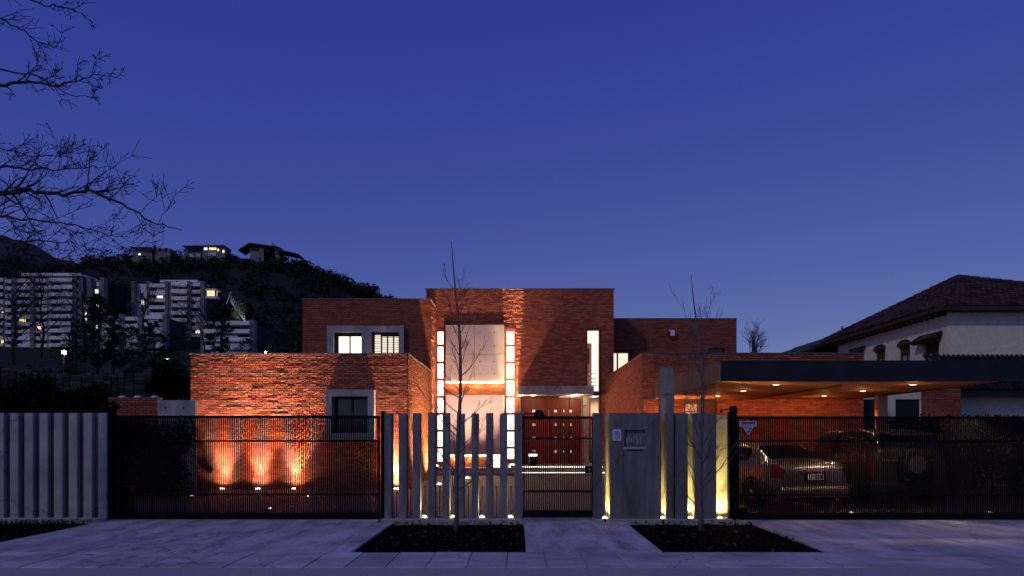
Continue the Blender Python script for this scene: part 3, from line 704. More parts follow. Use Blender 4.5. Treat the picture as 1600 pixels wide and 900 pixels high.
# entrance: canopy, porch, door
en_d = 30.7; ez0, ez1 = zw(616,en_d), zw(603.3,en_d)
can = MB().bbox(xw(809,en_d), xw(928,en_d), en_d-15, yc-.02, ez0, ez1, .01).build('entrance_canopy', 'concrete', house)
for px, d in ((833,31.6),(895,31.9),(902,31.0)):
    p = at(px, 617, d); p.z = ez0
    MB().lathe((p.x, p.y, ez0), [(.07,-.012),(.06,-.014),(.001,-.016)], 14).build('downlight', 'lamp_warm', can)
    point(can, (p.x, p.y, ez0-.09), 22, (1,.74,.42), .05)
MB().bbox(-.15, 3.42, yc-1.55, yc-.02, 0, .20, .01).build('step', 'concrete', house)
MB().bbox(-.15, 3.42, yc-1.0, yc+2.6, .201, .40, .01).build('step', 'concrete', house)
for y, z in ((yc-1.55, .16), (yc-1.0, .36)):
    MB().box(-.10, 3.38, y-.006, y-.001, z-.02, z).build('step_light', 'lamp_strip', house)
jb = MB().box(dr[0]-.02, dr[0]+.03, yc+.401, yc+2.4, .40, dr[3]).box(dr[1]-.03, dr[1]+.02, yc+.401, yc+2.4, .40, dr[3]).box(dr[0]-.1, ws[1]+.3, yc+.401, yc+2.4, zw(616,D3), zw(616,D3)+.15).build('porch_wall', 'panel', house)
dx0, dx1 = dr[0]+.04, dr[1]-.04; yd = yc+.62
door = MB().bbox(dx0, dx0+1.02, yd, yd+.06, .41, dr[3]-.01, .006).bbox(dx0+1.03, dx0+2.0, yd+.02, yd+.08, .41, dr[3]-.01, .006).bbox(dx0+2.01, dx1, yd+.02, yd+.08, .41, dr[3]-.01, .006).build('front_door', 'door_wood', house)
MB().tube([(xw(858.5,D3), yd-.05, zw(712,D3)), (xw(858.5,D3), yd-.05, zw(640,D3))], .018, 8).build('handle', 'alloy', door)
for px, wpx in ((834,2.2), (868,2.0), (881,.7), (891.8,1.8)):
    for y in (642.3, 663.5, 684.5, 705.5):
        x = xw(px, D3+.6); z = zw(y, D3+.6); ww = wpx/F*D3
        yy = yd-.012 if px < 845 else yd+.008
        MB().bbox(x-ww, x+ww, yy, yy+.011, z-.05, z+.05, .004).build('glass_inset', 'inset', door)
MB().bbox(xw(911.3,D3), xw(920.6,D3), yc-.02, yc+.5, .401, ws[3]*.0+zw(619,D3), .01).build('column', 'panel', house)
# tall stair window: glass above, open passage below a dark transom
zt_ = zw(617,D3); a, b = ws[0], ws[1]
sw = MB().box(a+.002, a+.04, yc+.0, yc+.3, zt_, ws[3]).box(b-.10, b-.002, yc+.0, yc+.3, .40, ws[3]).box(a+.04, b-.10, yc+.0, yc+.3, ws[3]-.05, ws[3]).box(a+.04, b-.10, yc+.0, yc+.3, zt_-.01, zt_+.08).build('window', 'bronze', house)
MB().box(a+.041, b-.101, yc+.14, yc+.152, zt_+.081, ws[3]-.051).build('pane', 'clear_glass', sw)
MB().box(a-1.0, b+.3, yc+1.9, yc+2.0, zt_, ws[3]+.4).box(b-.03, b+.05, yc+.45, yc+1.9, zt_, ws[3]+.4).build('room_wall', 'lit_room', sw)  # wall glows by itself in place of lamps inside the room
MB().box(a-.1, a+.32, yc+1.2, yc+1.3, zw(612,D3), zw(531,D3)).build('stair_wall', 'pink_art', sw)
for k, y in enumerate((581.5, 588.5, 594.5, 600)):
    MB().tube([(a-.2, yc+.9, zw(y,D3)), (a+.50, yc+.9, zw(y,D3))], .022, 6).build('handrail', 'white_metal', sw)
for k in range(2): MB().bbox(a+.06+k*.12, a+.10+k*.12, yc+1.17, yc+1.199, zw(572-k*8,D3), zw(545-k*6,D3), .004).build('picture', 'bronze', sw)
hall = MB().box(a-.02, b+1.2, yc+2.2, yc+2.3, .4, zt_).build('hall_wall', 'panel', house)
MB().bbox(a+.10, a+.36, yc+2.14, yc+2.198, .41, zw(627,D3+2), .01).build('inner_door', 'door_wood', house)
hl = MB().lathe((a+.42, yc+1.2, zt_-.01), [(.07,-.012),(.06,-.014),(.001,-.016)], 14).build('downlight', 'lamp_warm', house)  # unseen lamp added to light the hall wall and inner door
spot(hl, (a+.42, yc+1.2, zt_-.08), (0,.2,-1), 130, (1,.78,.5), 160, .7, .05)
# upper right volume
xr1, zr = xw(1151,D4), zw(498.5,D4); yr = D4-15
w1 = (xw(940,D4), xw(989.5,D4), zw(640,D4), zw(545.5,D4)); w2 = (xw(1106,D4), xw(1133,D4), zw(556,D4), zw(544.5,D4))
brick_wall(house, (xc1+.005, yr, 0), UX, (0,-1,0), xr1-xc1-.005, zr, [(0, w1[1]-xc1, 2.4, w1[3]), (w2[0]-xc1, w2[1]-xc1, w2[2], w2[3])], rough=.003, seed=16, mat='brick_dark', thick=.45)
coping(xc1+.04, xr1+.03, yr-.035, yr+.47, zr)
MB().box(xr1-.25, xr1, yr+.46, yr+6, 0, zr).build('side_wall', 'brick_dark', house)
MB().box(xc1+.05, xr1-.26, yr+.46, yr+5.9, zr-.4, zr-.25).build('roof', 'concrete', house)
win = MB().box(w1[1]-.06, w1[1]-.002, yr+.1, yr+.4, 2.4, w1[3]).box(xc1+.01, w1[1]-.06, yr+.1, yr+.4, w1[3]-.14, w1[3]-.002).build('window', 'bronze', house)
glazing(win, xc1+.01, w1[1]-.061, 2.42, w1[3]-.142, yr+.22, [(xc1+.02, xw(964.5,D4), 2.45, w1[3]-.16), (xw(967,D4), w1[1]-.2, 2.45, w1[3]-.16)], 'lit_room')
win = MB().box(w2[0]+.002, w2[1]-.002, yr+.2, yr+.24, w2[2]+.002, w2[3]-.002).build('window', 'dark_glass', house)
MB().box(w2[0]+.004, w2[1]-.3, yr+.16, yr+.19, w2[2]+.004, zw(551,D4)).build('sill', 'white_metal', win)
vb = MB().bbox(xw(1044,D4), xw(1053.5,D4), yr-.20, yr-.02, zw(525.5,D4), zw(516.5,D4), .015).build('wall_box', 'white_metal', house)
MB().bbox(xw(1043.4,D4), xw(1046,D4), yr-.205, yr-.021, zw(526,D4), zw(517,D4)-.02, .01).build('hood', 'trim_black', vb)
ru = MB().box(xc1+.1, w1[1]-.1, yr-.30, yr-.22, 3.4, 3.44)   # light behind the parapet under the window
# right single-storey volume
xq0, xq1, zq = xw(1005,DR), xw(1349,DR), zw(553,DR); yq = DR-15
wq = (xw(1068.5,DR), xw(1120.5,DR), zw(720,DR), zw(625,DR))
brick_wall(house, (xq0, yq, 0), UX, (0,-1,0), xq1-xq0, zq, [(wq[0]-xq0, wq[1]-xq0, wq[2], wq[3])], rough=.003, seed=17)
brick_wall(house, (xq0, D3-15, 0), (0,-1,0), (-1,0,0), D3-DR, zq, rough=.003, seed=18)
coping(xq0-.035, xq1+.03, yq-.035, yq+.31, zq); coping(xq0-.035, xq0+.30, yq+.312, yc-.04, zq)
MB().box(xq1-.25, xq1, yq+.29, yr-.03, 0, zq).build('side_wall', 'brick_dark', house)
MB().box(xq0+.31, xq1-.27, yq+.29, yr-.03, zq-.5, zq-.35).build('roof', 'concrete', house)
win = MB().box(wq[0]+.002, wq[0]+.05, yq+.02, yq+.24, wq[2], wq[3]).box(wq[1]-.42, wq[1]-.002, yq+.1, yq+.24, wq[2], wq[3]).box(wq[0]+.05, wq[1]-.42, yq+.02, yq+.24, wq[3]-.09, wq[3]-.002).build('window', 'bronze', house)
zA, zB = wq[2]+.03, wq[3]-.10
P = []
for a, b in ((1072,1080.2),(1081,1090),(1099.5,1105),(1105.8,1110.6)):
    for k in range(7): P.append((xw(a,DR), xw(b,DR), zA+(zB-zA)*k/7+.012, zA+(zB-zA)*(k+1)/7-.012))
glazing(win, wq[0]+.051, wq[1]-.421, wq[2]+.001, wq[3]-.091, yq+.08, P, 'lit_dim', 'bronze', .05)

# more uplights that wash the side walls, the concrete panel and the corner beside the carport
def washer(x, y, z, label, power, col, dirn, size, group='uplights washing the walls of the entrance court'):
    t = thing('wall_washer', label, 'uplight', (x, y, z), group)
    MB().lathe((x, y, z), [(.10, -.05), (.10, .012), (.082, .018), (.08, .010)], 16).build('ring', 'steel', t)
    MB().lathe((x, y, z), [(.078, .009), (.07, .03), (.04, .048), (.001, .054)], 14).build('lens', 'lamp_warm', t, smooth=True)
    spot(t, (x, y, z+.09), dirn, power, col, size, .9, .04)
washer(xl1+.75, 10.6, 0, 'warm uplight beside the inner side wall of the low left wing', 2200, (1,.60,.28), (-.5,0,1), 115)
washer(xl1+.75, 13.6, 0, 'warm uplight in the inner corner below the upper left storey', 1500, (1,.60,.28), (-.55,-.25,1), 95)
washer(xq0-.75, 9.6, 0, 'warm uplight near the front of the inner side wall of the right wing', 360, (1,.35,.12), (.4,-.1,1), 110)
washer(xq0-.75, 13.2, 0, 'warm uplight near the entrance at the inner side wall of the right wing', 360, (1,.35,.12), (.4,-.1,1), 110)
washer(3.72, yq-.28, 0, 'warm uplight at the brick corner next to the carport roof', 900, (1,.50,.22), (0,.05,1), 100)
washer(xw(731,29.5), 14.3, .0, 'small terrace uplight aimed at the big concrete panels', 1900, (1,.62,.46), (0,.66,1), 70)

# courtyard marker lights
for px, py, lab in ((299,775,'small white floor light at the left end of the low brick wall'),(481,776,'small white floor light right of the three wall uplights'),(422.5,795,'small white floor light in the middle of the dark courtyard'),(1330,801.5,'small floor light under the dark car behind the car gate'),(1547,801,'small floor light at the dark right end of the car gate')):
    d = EYE*F/(py-680); p = at(px, py, d); p.z = 0
    t = thing('floor_light', lab, 'floor light', p, 'small floor lights set in the courtyard')
    MB().lathe(p, [(.05,-.03),(.05,.006),(.04,.010),(.038,.008)], 12).build('ring', 'alloy', t)
    MB().lathe(p, [(.037,.007),(.03,.022),(.001,.03)], 12).build('lens', 'lamp_marker', t)
# lantern pot on the porch
lp = thing('garden_lantern', 'dark pot lantern with a glowing band beside the front door', 'lantern', (xw(832.5,31.3), 16.3, .402))
x, y = xw(832.5,31.3), 16.3
MB().lathe((x,y,.402), [(.16,0),(.17,.05),(.17,.34),(.15,.36)], 16).build('pot', 'trim_black', lp)
MB().lathe((x,y,.762), [(.14,.001),(.17,.01),(.17,.09),(.14,.10)], 16).build('glow_band', 'lamp_white', lp)
MB().lathe((x,y,.863), [(.11,.001),(.12,.05),(.07,.10),(.02,.12)], 16).build('cap', 'trim_black', lp)
wb = thing('hose_box', 'small dark box fixed low on the uplit brick wall', 'wall box', (xw(329,D1), D1-15.02, zw(738,D1)))
MB().bbox(xw(325.5,D1), xw(333,D1), D1-15.12, D1-15.03, zw(738.5,D1), zw(732.5,D1), .01).build('casing', 'trim_black', wb)
MB().bbox(xw(327,D1), xw(332,D1), D1-15.122, D1-15.119, zw(741,D1)-.02, zw(738.7,D1), .002).build('nozzle', 'alloy', wb)

# ================================================================== CARPORT
CZ0, CZ1 = zw(595,14.95), zw(563,14.95); cx0, cx1 = 3.84, 9.34; cy0, cy1 = -.05, 7.55
cp = thing('carport', 'flat carport roof with black fascia and warm timber soffit over the parked cars', 'carport', (6.6, 3.7, 0))
MB().box(cx0+.06, cx1, cy0+.06, cy1-.03, CZ0+.06, CZ1-.01).build('roof', 'black_fascia', cp)
MB().bbox(cx0, 11.2, cy0, cy0+.05, CZ0-.01, CZ1, .004).build('fascia', 'black_fascia', cp)
MB().bbox(cx0, cx0+.05, cy0+.052, cy1-.03, CZ0-.01, CZ1-.002, .004).build('side_beam', 'beam', cp)
joints = [cx0+.06, 6.6, cx1-.04]
sb = MB().box(0, .1, 0, .1, 0, .1)
for a, b in zip(joints, joints[1:]):
    n = 18
    for k in range(n):
        y0 = cy0+.06+(cy1-.10-cy0-.06)*k/n; y1 = cy0+.06+(cy1-.10-cy0-.06)*(k+1)/n
        MB().box(a+.02, b-.02, y0+.004, y1-.004, CZ0+rng.uniform(0,.004), CZ0+.05).build('soffit_board', 'soffit', cp)
for x in (6.6, 9.32): MB().box(x-.018, x+.018, cy0+1.2, cy1-.12, CZ0-.03, CZ0+.05).build('joint_strip', 'bronze', cp)
for x, row in ((5.2, 'a'), (7.95, 'b')):
    for d in (15.9, 18.2, 20.5):
        p = Vector((x, d-15, CZ0))
        dl = MB().lathe(p, [(.085,-.002),(.085,-.012),(.07,-.014),(.068,-.006)], 16).build('downlight', 'white_metal', cp)
        MB().lathe(p, [(.066,-.007),(.06,-.016),(.001,-.022)], 14).build('lens', 'lamp_soft', dl)
        spot(dl, p+Vector((0,0,-.06)), (0,.35 if d > 20 else 0,-1), 125 if d > 20 else (330 if d < 16 and row == 'b' else 110), (1,.36,.13) if d > 20 else (1,.66,.42), 172 if d > 20 else 130, .3, .05); point(dl, p+Vector((0,0,-.30)), 3, (1,.42,.16), .05)
MB().bbox(9.08, 9.32, 4.9, 5.14, 0, CZ0-.002, .01).build('column', 'ochre', cp)
# ================================================================== RIGHT SIDE: boundary wall, neighbours
bw_ = thing('boundary_wall', 'dark brick boundary wall at the back right of the carport', 'wall', (12.2, 9.2, 0))
bx0, bx1, bd = xw(1440,24.2), xw(1501,24.2), 24.2
brick_wall(bw_, (bx0, bd-15, 0), UX, (0,-1,0), bx1-bx0, zw(607,bd), rough=.003, seed=21, mat='brick_dark')
MB().bbox(xw(1387,bd), xw(1399.5,bd), bd-15, bd-14.8, 0, zw(615,bd), .01).bbox(xw(1439,bd)-.02, bx0-.006, bd-15, bd-14.8, 0, zw(624,bd), .01).build('pier', 'white_render', bw_)
MB().bbox(xw(1399.6,bd)+.002, bx0-.006, bd-15, bd-14.8, zw(624,bd)+.004, zw(613,bd), .01).build('lintel', 'white_render', bw_)
MB().bbox(xw(1399.6,bd)+.004, xw(1439,bd)-.024, bd-14.95, bd-14.9, 0, zw(624,bd), .01).build('gate_leaf', 'trim_black', bw_)
sd = thing('side_door', 'black service door beyond the end of the carport wall', 'door', (xw(1359,DR+.4), DR-14.6, 0))
MB().bbox(xq1+.01, xw(1373,DR+.4), DR-14.6, DR-14.54, 0, zw(624,DR+.4), .01).build('door_leaf', 'trim_black', sd)
MB().lathe((xw(1370,DR+.4), DR-14.602, 1.0), [(.03,0),(.03,.05),(.001,.06)], 10, 'y').build('knob', 'alloy', sd)

nb = thing('neighbour_house', 'cream rendered house with hipped clay tile roof on the right', 'house', (17, 16, 0))
E1 = at(1487, 481, 26); nx = E1.x+.0; wz = E1.z
ny0, ny1 = 11.25, 20.2; nx1 = 22.0
# side wall facing left with window openings; plane x = nx
wins = []
def dx(px): return nx*F/(px-808)     # distance at which the wall plane crosses a photo column
specs = [(1330,1350,549,574,'flat'),(1366,1383,546,574,'arch'),(1403,1422,539,574,'arch'),(1442,1467,535,574,'hood')]
openings = []
for a, b, t, bt, k in specs:
    d0, d1 = dx(b), dx(a); dm = (d0+d1)/2
    openings.append((d0-15, d1-15, zw(bt, dm)-.3, zw(t, dm), k))
ys = sorted({ny0, ny1, *[q for o_ in openings for q in o_[:2]]}); zs = sorted({0, wz, *[q for o_ in openings for q in o_[2:4]]})
m = MB()
for i in range(len(ys)-1):
    for k in range(len(zs)-1):
        cy, cz = (ys[i]+ys[i+1])/2, (zs[k]+zs[k+1])/2
        if any(o_[0] < cy < o_[1] and o_[2] < cz < o_[3] for o_ in openings): continue
        m.box(nx, nx+.35, ys[i], ys[i+1], zs[k], zs[k+1])
m.build('wall', 'white_render', nb)
MB().box(nx+.351, nx1, ny0, ny0+.35, 0, wz).build('wall', 'white_render', nb)
MB().box(nx+.351, nx1, ny1-.35, ny1, 0, wz).box(nx1-.35, nx1, ny0+.36, ny1-.36, 0, wz).build('wall', 'white_render', nb)
for (y0, y1, z0, z1, k) in openings:
    wi = MB().box(nx+.10, nx+.2, y0, y0+.10, z0, z1).box(nx+.10, nx+.2, y1-.10, y1, z0, z1).box(nx+.10, nx+.2, y0+.1, y1-.1, z1-.35, z1)
    if k == 'arch':
        ym = (y0+y1)/2; r = (y1-y0)/2
        pts = [(ym+math.cos(q*math.pi/10)*(r+.08), z1-.02+math.sin(q*math.pi/10)*.22) for q in range(11)]
        wi.loft([[Vector((nx-.02, y, z)) for y, z in pts], [Vector((nx+.12, y, z)) for y, z in pts]])
    if k == 'flat': wi.box(nx-.06, nx+.1, y0-.15, y1+.15, z1+.002, z1+.15)
    wi = wi.build('window', 'timber', nb)
    MB().box(nx+.14, nx+.16, y0+.101, y1-.101, z0, z1-.351).build('pane', 'sky_glass', wi)
    MB().box(nx+.115, nx+.185, (y0+y1)/2-.03, (y0+y1)/2+.03, z0, z1-.352).build('mullion', 'timber', wi)
    if k == 'hood':
        for q in range(9):
            yy = y0-.25+(y1-y0+.5)*(q+.5)/9
            MB().tube([(nx-.30, yy, z1+.02), (nx+.02, yy, z1+.26)], [.10, .085], 6).build('tile', 'rooftile', wi)
# roof: hip, covered with rows of round clay tiles
ov = .42; apex = Vector((nx+(nx1-nx)*.42, (ny0+ny1)/2, EYE+244/F*((ny0+ny1)/2+15)))
A = Vector((nx-ov, ny0-ov, wz+.02)); B = Vector((nx-ov, ny1+ov, wz+.02)); C_ = Vector((nx1+ov, ny0-ov, wz+.02)); D_ = Vector((nx1+ov, ny1+ov, wz+.02))
apex.x = (1497-808)/F*((ny0+ny1)/2+15)
rm = MB().tri(B, A, apex).tri(A, C_, apex).tri(C_, D_, apex).tri(D_, B, apex).quad(A-Vector((0,0,.12)), B-Vector((0,0,.12)), D_-Vector((0,0,.12)), C_-Vector((0,0,.12)))
for a, b in ((A,B),(C_,A),(D_,C_),(B,D_)): rm.quad(a-Vector((0,0,.12)), b-Vector((0,0,.12)), b, a)
roof = rm.build('roof', 'timber', nb)
def tile_face(p0, p1, top, mb, rg, tw=.19, tl=.36, r=.068):
    u = (p1-p0); L = u.length; u.normalize(); v = top-p0; foot = v.dot(u); up = v-u*foot; H = up.length; up.normalize(); n = u.cross(up).normalized()
    if n.z < 0: n = -n
    rows = int(H/tl)
    for k in range(rows):
        h0, h1 = k*tl, (k+1)*tl+.05; f = (k+.5)*tl/H
        s0, s1 = foot*f, L+(foot-L)*f; x = math.ceil(s0/tw)*tw
        while x < s1:
            c0 = p0+u*x+up*h0+n*(.045+rg.uniform(-.008,.012)); c1 = p0+u*(x+rg.uniform(-.006,.006))+up*h1+n*.02
            i = len(mb.v)
            for c, rr in ((c0, r*1.08), (c1, r*.9)):
                for q in range(5):
                    an = math.pi*q/4; mb.v.append(c+u*math.cos(an)*rr+n*math.sin(an)*rr)
            for q in range(4): mb.f.append((i+q, i+q+1, i+q+6, i+q+5))
            mb.f.append((i, i+1, i+2, i+3, i+4))
            x += tw
rg = random.Random(5); tm = MB()
tile_face(A, B, apex, tm, rg); tile_face(A, C_, apex, tm, rg)
tm.build('tiles', 'rooftile', roof, kind='stuff')
hm = MB()
for e_ in (A, B, C_):
    n = int((apex-e_).length/.36)
    for k in range(n):
        p = e_.lerp(apex, k/n); q = e_.lerp(apex, (k+1.15)/n); z = Vector((0,0,.07))
        hm.tube([p+z, q+z], [.125, .10], 7)
hm.build('hip_tiles', 'rooftile', roof, kind='stuff')
for k in range(24):
    y = ny0+.1+(ny1-ny0-.2)*k/23
    MB().bbox(nx-ov+.04, nx-.002, y-.05, y+.05, wz-.20, wz-.105, .006).build('rafter_end', 'timber', roof)
MB().tube([at(1316, 519, 35.5)-Vector((0,0,1.0)), at(1316, 510, 35.5)], .05, 6).build('vent_pipe', 'flashing', roof)
# annex in front with dark tiled lean-to roof
an = thing('neighbour_annex', 'low rendered annex with a dark tiled lean-to roof behind the carport', 'annex', (17.5, 10.6, 0))
ax0, ax1 = xw(1501.5,25), 22.0
MB().box(ax0, ax1, 10.0, 10.25, 0, zw(610,25)).build('wall', 'white_render', an)
p0 = Vector((xw(1480,24.4), 9.4, zw(611,24.4))); p1 = Vector((23, 9.4, zw(611,24.4))); t0 = Vector((xw(1468,26), 11.0, zw(557,26))); t1 = Vector((23, 11.0, zw(557,26)))
ra = MB().loft([[p0, p1, t1, t0], [p0-Vector((0,0,.14)), p1-Vector((0,0,.14)), t1-Vector((0,0,.14)), t0-Vector((0,0,.14))]], cap=True).build('roof', 'black_fascia', an)
tm = MB(); u = (p1-p0).normalized(); up = (t0-p0); up -= u*up.dot(u); H = up.length; up.normalize(); n = u.cross(up).normalized(); n = n if n.z > 0 else -n
k = 0
while k*.36 < H-.1:
    x = 0.1
    while x < (p1-p0).length-.1:
        c0 = p0+u*x+up*k*.36+n*(.05+rg.uniform(-.01,.012)); c1 = p0+u*x+up*min(H+.03, (k+1)*.36+.05)+n*.02; i = len(tm.v)
        for c, rr in ((c0,.060),(c1,.052)):
            for q in range(5): a_ = math.pi*q/4; tm.v.append(c+u*math.cos(a_)*rr+n*math.sin(a_)*rr)
        for q in range(4): tm.f.append((i+q,i+q+1,i+q+6,i+q+5))
        tm.f.append((i,i+1,i+2,i+3,i+4)); x += .16
    k += 1
tm.build('tiles', 'rooftile_dark', ra, kind='stuff')
fl = thing('floodlight', 'small white floodlight on the dark annex roof at the far right', 'floodlight', at(1576,566.5,24.6))
p = at(1576, 566, 24.6); MB().bbox(p.x-.10, p.x+.10, p.y-.06, p.y, p.z-.02, p.z+.03, .006).build('housing', 'trim_black', fl)
MB().bbox(p.x-.09, p.x+.09, p.y-.066, p.y-.061, p.z-.012, p.z+.022, .002).build('lens', 'lamp_white', fl)
MB().tube([p+Vector((0,-.03,-.02)), p+Vector((0,.02,-.22))], .012).build('bracket', 'steel', fl)
# house far behind on the right, only its sloping roof shows
fh = thing('far_house', 'dark pitched house roof far behind, left of the cream house', 'house', (xw(1300,46), 34, 0))
a, b, c = at(1243,556,46), at(1318,519,46), at(1400,560,46)
MB().prism([(a.x, a.z-.15), (a.x, a.z), (b.x, b.z), (c.x, c.z), (c.x, c.z-.15), (b.x, b.z-.2)], 31, 39).build('roof', 'rooftile_dark', fh)
MB().box(a.x+.7, c.x-.7, 32, 38.5, 0, a.z).build('wall', 'apart_dark', fh)
for k in range(3):
    f = .3+.2*k; p = a.lerp(b, f)
    MB().tube([(p.x, 30.98, p.z+.04), (p.x, 39, p.z+.04)], .05, 5).build('roof_rib', 'flashing', fh)
# ================================================================== CARS
def catmull(P, t):
    n = len(P)-1; x = max(0, min(.99999, t))*n; i = int(x); f = x-i
    p0, p1, p2, p3 = P[max(i-1,0)], P[i], P[i+1], P[min(i+2,n)]
    return [.5*(2*b+(c-a)*f+(2*a-5*b+4*c-e)*f*f+(3*b-a-3*c+e)*f**3) for a, b, c, e in zip(p0,p1,p2,p3)]
def interp(K, y):
    if y <= K[0][0]: return K[0][1:]
    for a, b in zip(K, K[1:]):
        if a[0] <= y <= b[0]:
            t = (y-a[0])/(b[0]-a[0]) if b[0] > a[0] else 0; t = t*t*(3-2*t)*.5+t*.5
            return [p+(q-p)*t for p, q in zip(a[1:], b[1:])]
    return K[-1][1:]
def make_car(name, label, loc, yaw, K, L, W, wheel_y, wr, paintmat, suv):
    """K: stations (y, half width, sill z, belt z, roof-edge half width, roof z); y runs from the tail to the nose."""
    root = thing(name, label, 'car', loc); root.rotation_euler = (0, 0, yaw)
    WOFF[root.name] = Vector((0,0,0))     # car parts are built in the car's own space
    def sec(y):
        w_, s, bz, wr_, rz = interp(K, y)
        return [(w_*.90, s), (w_*.985, s+(bz-s)*.28), (w_, s+(bz-s)*.62), (w_*.965, bz), (wr_+(w_*.965-wr_)*.45, bz+(rz-bz)*.52), (wr_, rz-(rz-bz)*.10-.012), (wr_*.55, rz-.004), (0, rz)]
    def P(y, v, side=1, off=0.):
        S = sec(y); x, z = catmull(S, v)
        if off:
            x2, z2 = catmull(S, min(1, v+.01)); x1, z1 = catmull(S, max(0, v-.01)); tx, tz = x2-x1, z2-z1
            l = math.hypot(tx, tz) or 1; x, z = x+off*tz/l*1, z-off*tx/l
        return Vector((side*x, y, z))
    ys = [k[0] for k in K]; y0, y1 = ys[0], ys[-1]; NS = 64; NV = 26
    ylist = sorted({y0+(y1-y0)*q/NS for q in range(NS+1)} | {y0+.02, y0+.05, y1-.02, y1-.05})
    rings = []
    for y in ylist:
        right = [P(y, q/NV, 1) for q in range(NV+1)]; left = [P(y, q/NV, -1) for q in range(NV-1, -1, -1)]
        rings.append(right+left)
    body = MB().loft(rings).build('body', paintmat, root, smooth=True)
    def patch(nm, mat, ya, yb, va, vb, side, off=.006, ny=10, nv=6, par=None, skew=0., skew2=0.):
        m = MB()
        for i in range(ny+1):
            for k in range(nv+1):
                v = va+(vb-va)*k/nv; fv = k/nv
                a, b = ya+skew*fv, yb+skew2*fv
                m.v.append(P(a+(b-a)*i/ny, v, side, off))
        for i in range(ny):
            for k in range(nv):
                q = i*(nv+1)+k; m.f.append((q, q+nv+1, q+nv+2, q+1) if side > 0 else (q, q+1, q+nv+2, q+nv+1))
        return m.build(nm, mat, par or root, smooth=True)
    return root, P, patch
def wheels(root, half, ys, r, suv):
    for y in ys:
        for s in (-1, 1):
            w_ = MB().lathe((s*(half-.10), y, r), [(r*.66,-.10),(r*.95,-.105),(r,-.08),(r,.08),(r*.95,.105),(r*.66,.10)], 28, 'x').build('wheel', 'rubber', root, smooth=False)
            rim = MB().lathe((s*(half-.10), y, r), [(r*.64,-.085),(r*.66,.088),(r*.60,.098),(r*.58,.06)], 24, 'x')
            for q in range(10):
                a = q*math.pi/5; c = Vector((s*(half-.10)+s*.085, y, r))
                d = Vector((0, math.cos(a), math.sin(a))); rim.tube([c+d*r*.10, c+d*r*.60], [.022,.016], 5)
            rim.lathe((s*(half-.10)+s*.085, y, r), [(.05,-.012),(.05,.012),(.001,.018)], 10, 'x')
            rim.build('rim', 'alloy', w_)
            MB().tube([Vector((s*(half-.012), y+math.cos(a)*(r+.045), r+math.sin(a)*(r+.045))) for a in [math.pi*q/12-.25*(1-q/6) for q in range(13)]], .035, 6).build('wheel_arch', 'trim_black', root)
            MB().lathe((s*(half-.05), y, r), [(r+.05,-.02),(r+.05,.035),(.01,.036)], 24, 'x').build('wheel_well', 'rubber', root)
def plate(root, y, z, marks, wd=.36):
    p = MB().bbox(-wd/2, wd/2, y-.016, y-.004, z-.065, z+.065, .003).build('number_plate', 'white_paint', root)
    m = MB()
    for a, b, c, e in marks: m.box(a*wd-wd/2, b*wd-wd/2, y-.0185, y-.0165, z-.055+c*.11, z-.055+e*.11)
    m.build('plate_marks', 'navy', p)
MARKS = [(.07,.11,.2,.8),(.11,.16,.2,.32),(.20,.24,.1,.9),(.28,.32,.1,.9),(.40,.44,.1,.9),(.44,.50,.1,.24),(.50,.54,.1,.9),(.62,.66,.1,.9),(.70,.74,.1,.9),(.66,.70,.42,.56),(.84,.88,.1,.9)]
# silver saloon seen from behind left
KS = [(0,.70,.40,.84,.55,.92),(.06,.80,.30,.90,.58,1.0),(.14,.84,.25,.94,.60,1.05),(.45,.87,.22,.955,.60,1.075),(.62,.875,.22,.955,.60,1.085),(1.20,.885,.2,.95,.565,1.36),(1.55,.89,.2,.945,.56,1.425),(2.2,.89,.2,.93,.57,1.44),(2.75,.89,.2,.92,.57,1.38),(3.45,.885,.2,.90,.62,1.0),(3.7,.87,.2,.88,.62,.955),(4.2,.82,.22,.80,.58,.86),(4.42,.74,.26,.70,.50,.74),(4.5,.62,.36,.60,.42,.62)]
sed, P, patch = make_car('silver_saloon', 'silver saloon car seen from behind through the car gate bars', (6.26, 1.65, 0), R(14), KS, 4.5, 1.78, (1.05, 3.65), .31, 'silver_paint', False)
wheels(sed, .885, (1.02, 3.62), .315, False)
for s in (-1, 1):
    patch('side_window', 'car_glass', 1.28, 2.02, .475, .66, s, skew=.12); patch('side_window', 'car_glass', 2.08, 2.95, .475, .66, s, skew2=-.34)
    patch('door_seam', 'trim_black', 2.045, 2.06, .08, .46, s, .003, 1, 10); patch('door_seam', 'trim_black', 3.02, 3.035, .08, .46, s, .003, 1, 10)
    patch('tail_light', 'tail_red', .012, .30, .30, .46, s, .012, 8, 6)
    patch('side_moulding', 'trim_black', 1.45, 3.2, .235, .255, s, .008, 6, 1)
    patch('door_handle', 'alloy', 1.5, 1.66, .405, .425, s, .014, 3, 1)
    MB().lathe((s*.98, 3.02, 1.0), [(.001,-.11),(.06,-.09),(.08,0),(.06,.07),(.001,.09)], 10, 'x').build('mirror', 'silver_paint', sed, smooth=True)
    patch('rear_window', 'car_glass', .66, 1.30, .70, 1.0, s, .007, 10, 8)
    patch('windscreen', 'car_glass', 2.85, 3.42, .70, 1.0, s, .007, 8, 8)
MB().bbox(-.83, .83, -.06, .10, .30, .52, .05).build('bumper', 'silver_paint', sed)
MB().bbox(-.80, .80, -.03, .10, .20, .31, .03).build('bumper_lip', 'trim_black', sed)
MB().bbox(-.26, .26, -.022, .05, .63, .82, .015).build('plate_recess', 'trim_black', sed)
plate(sed, -.022, .725, MARKS)
MB().bbox(-.30, .30, -.035, .0, .83, .85, .006).build('trim_strip', 'alloy', sed)
MB().tube([(.5,-.10,.24),(.5,.1,.24)], .03, 10).build('exhaust', 'alloy', sed)
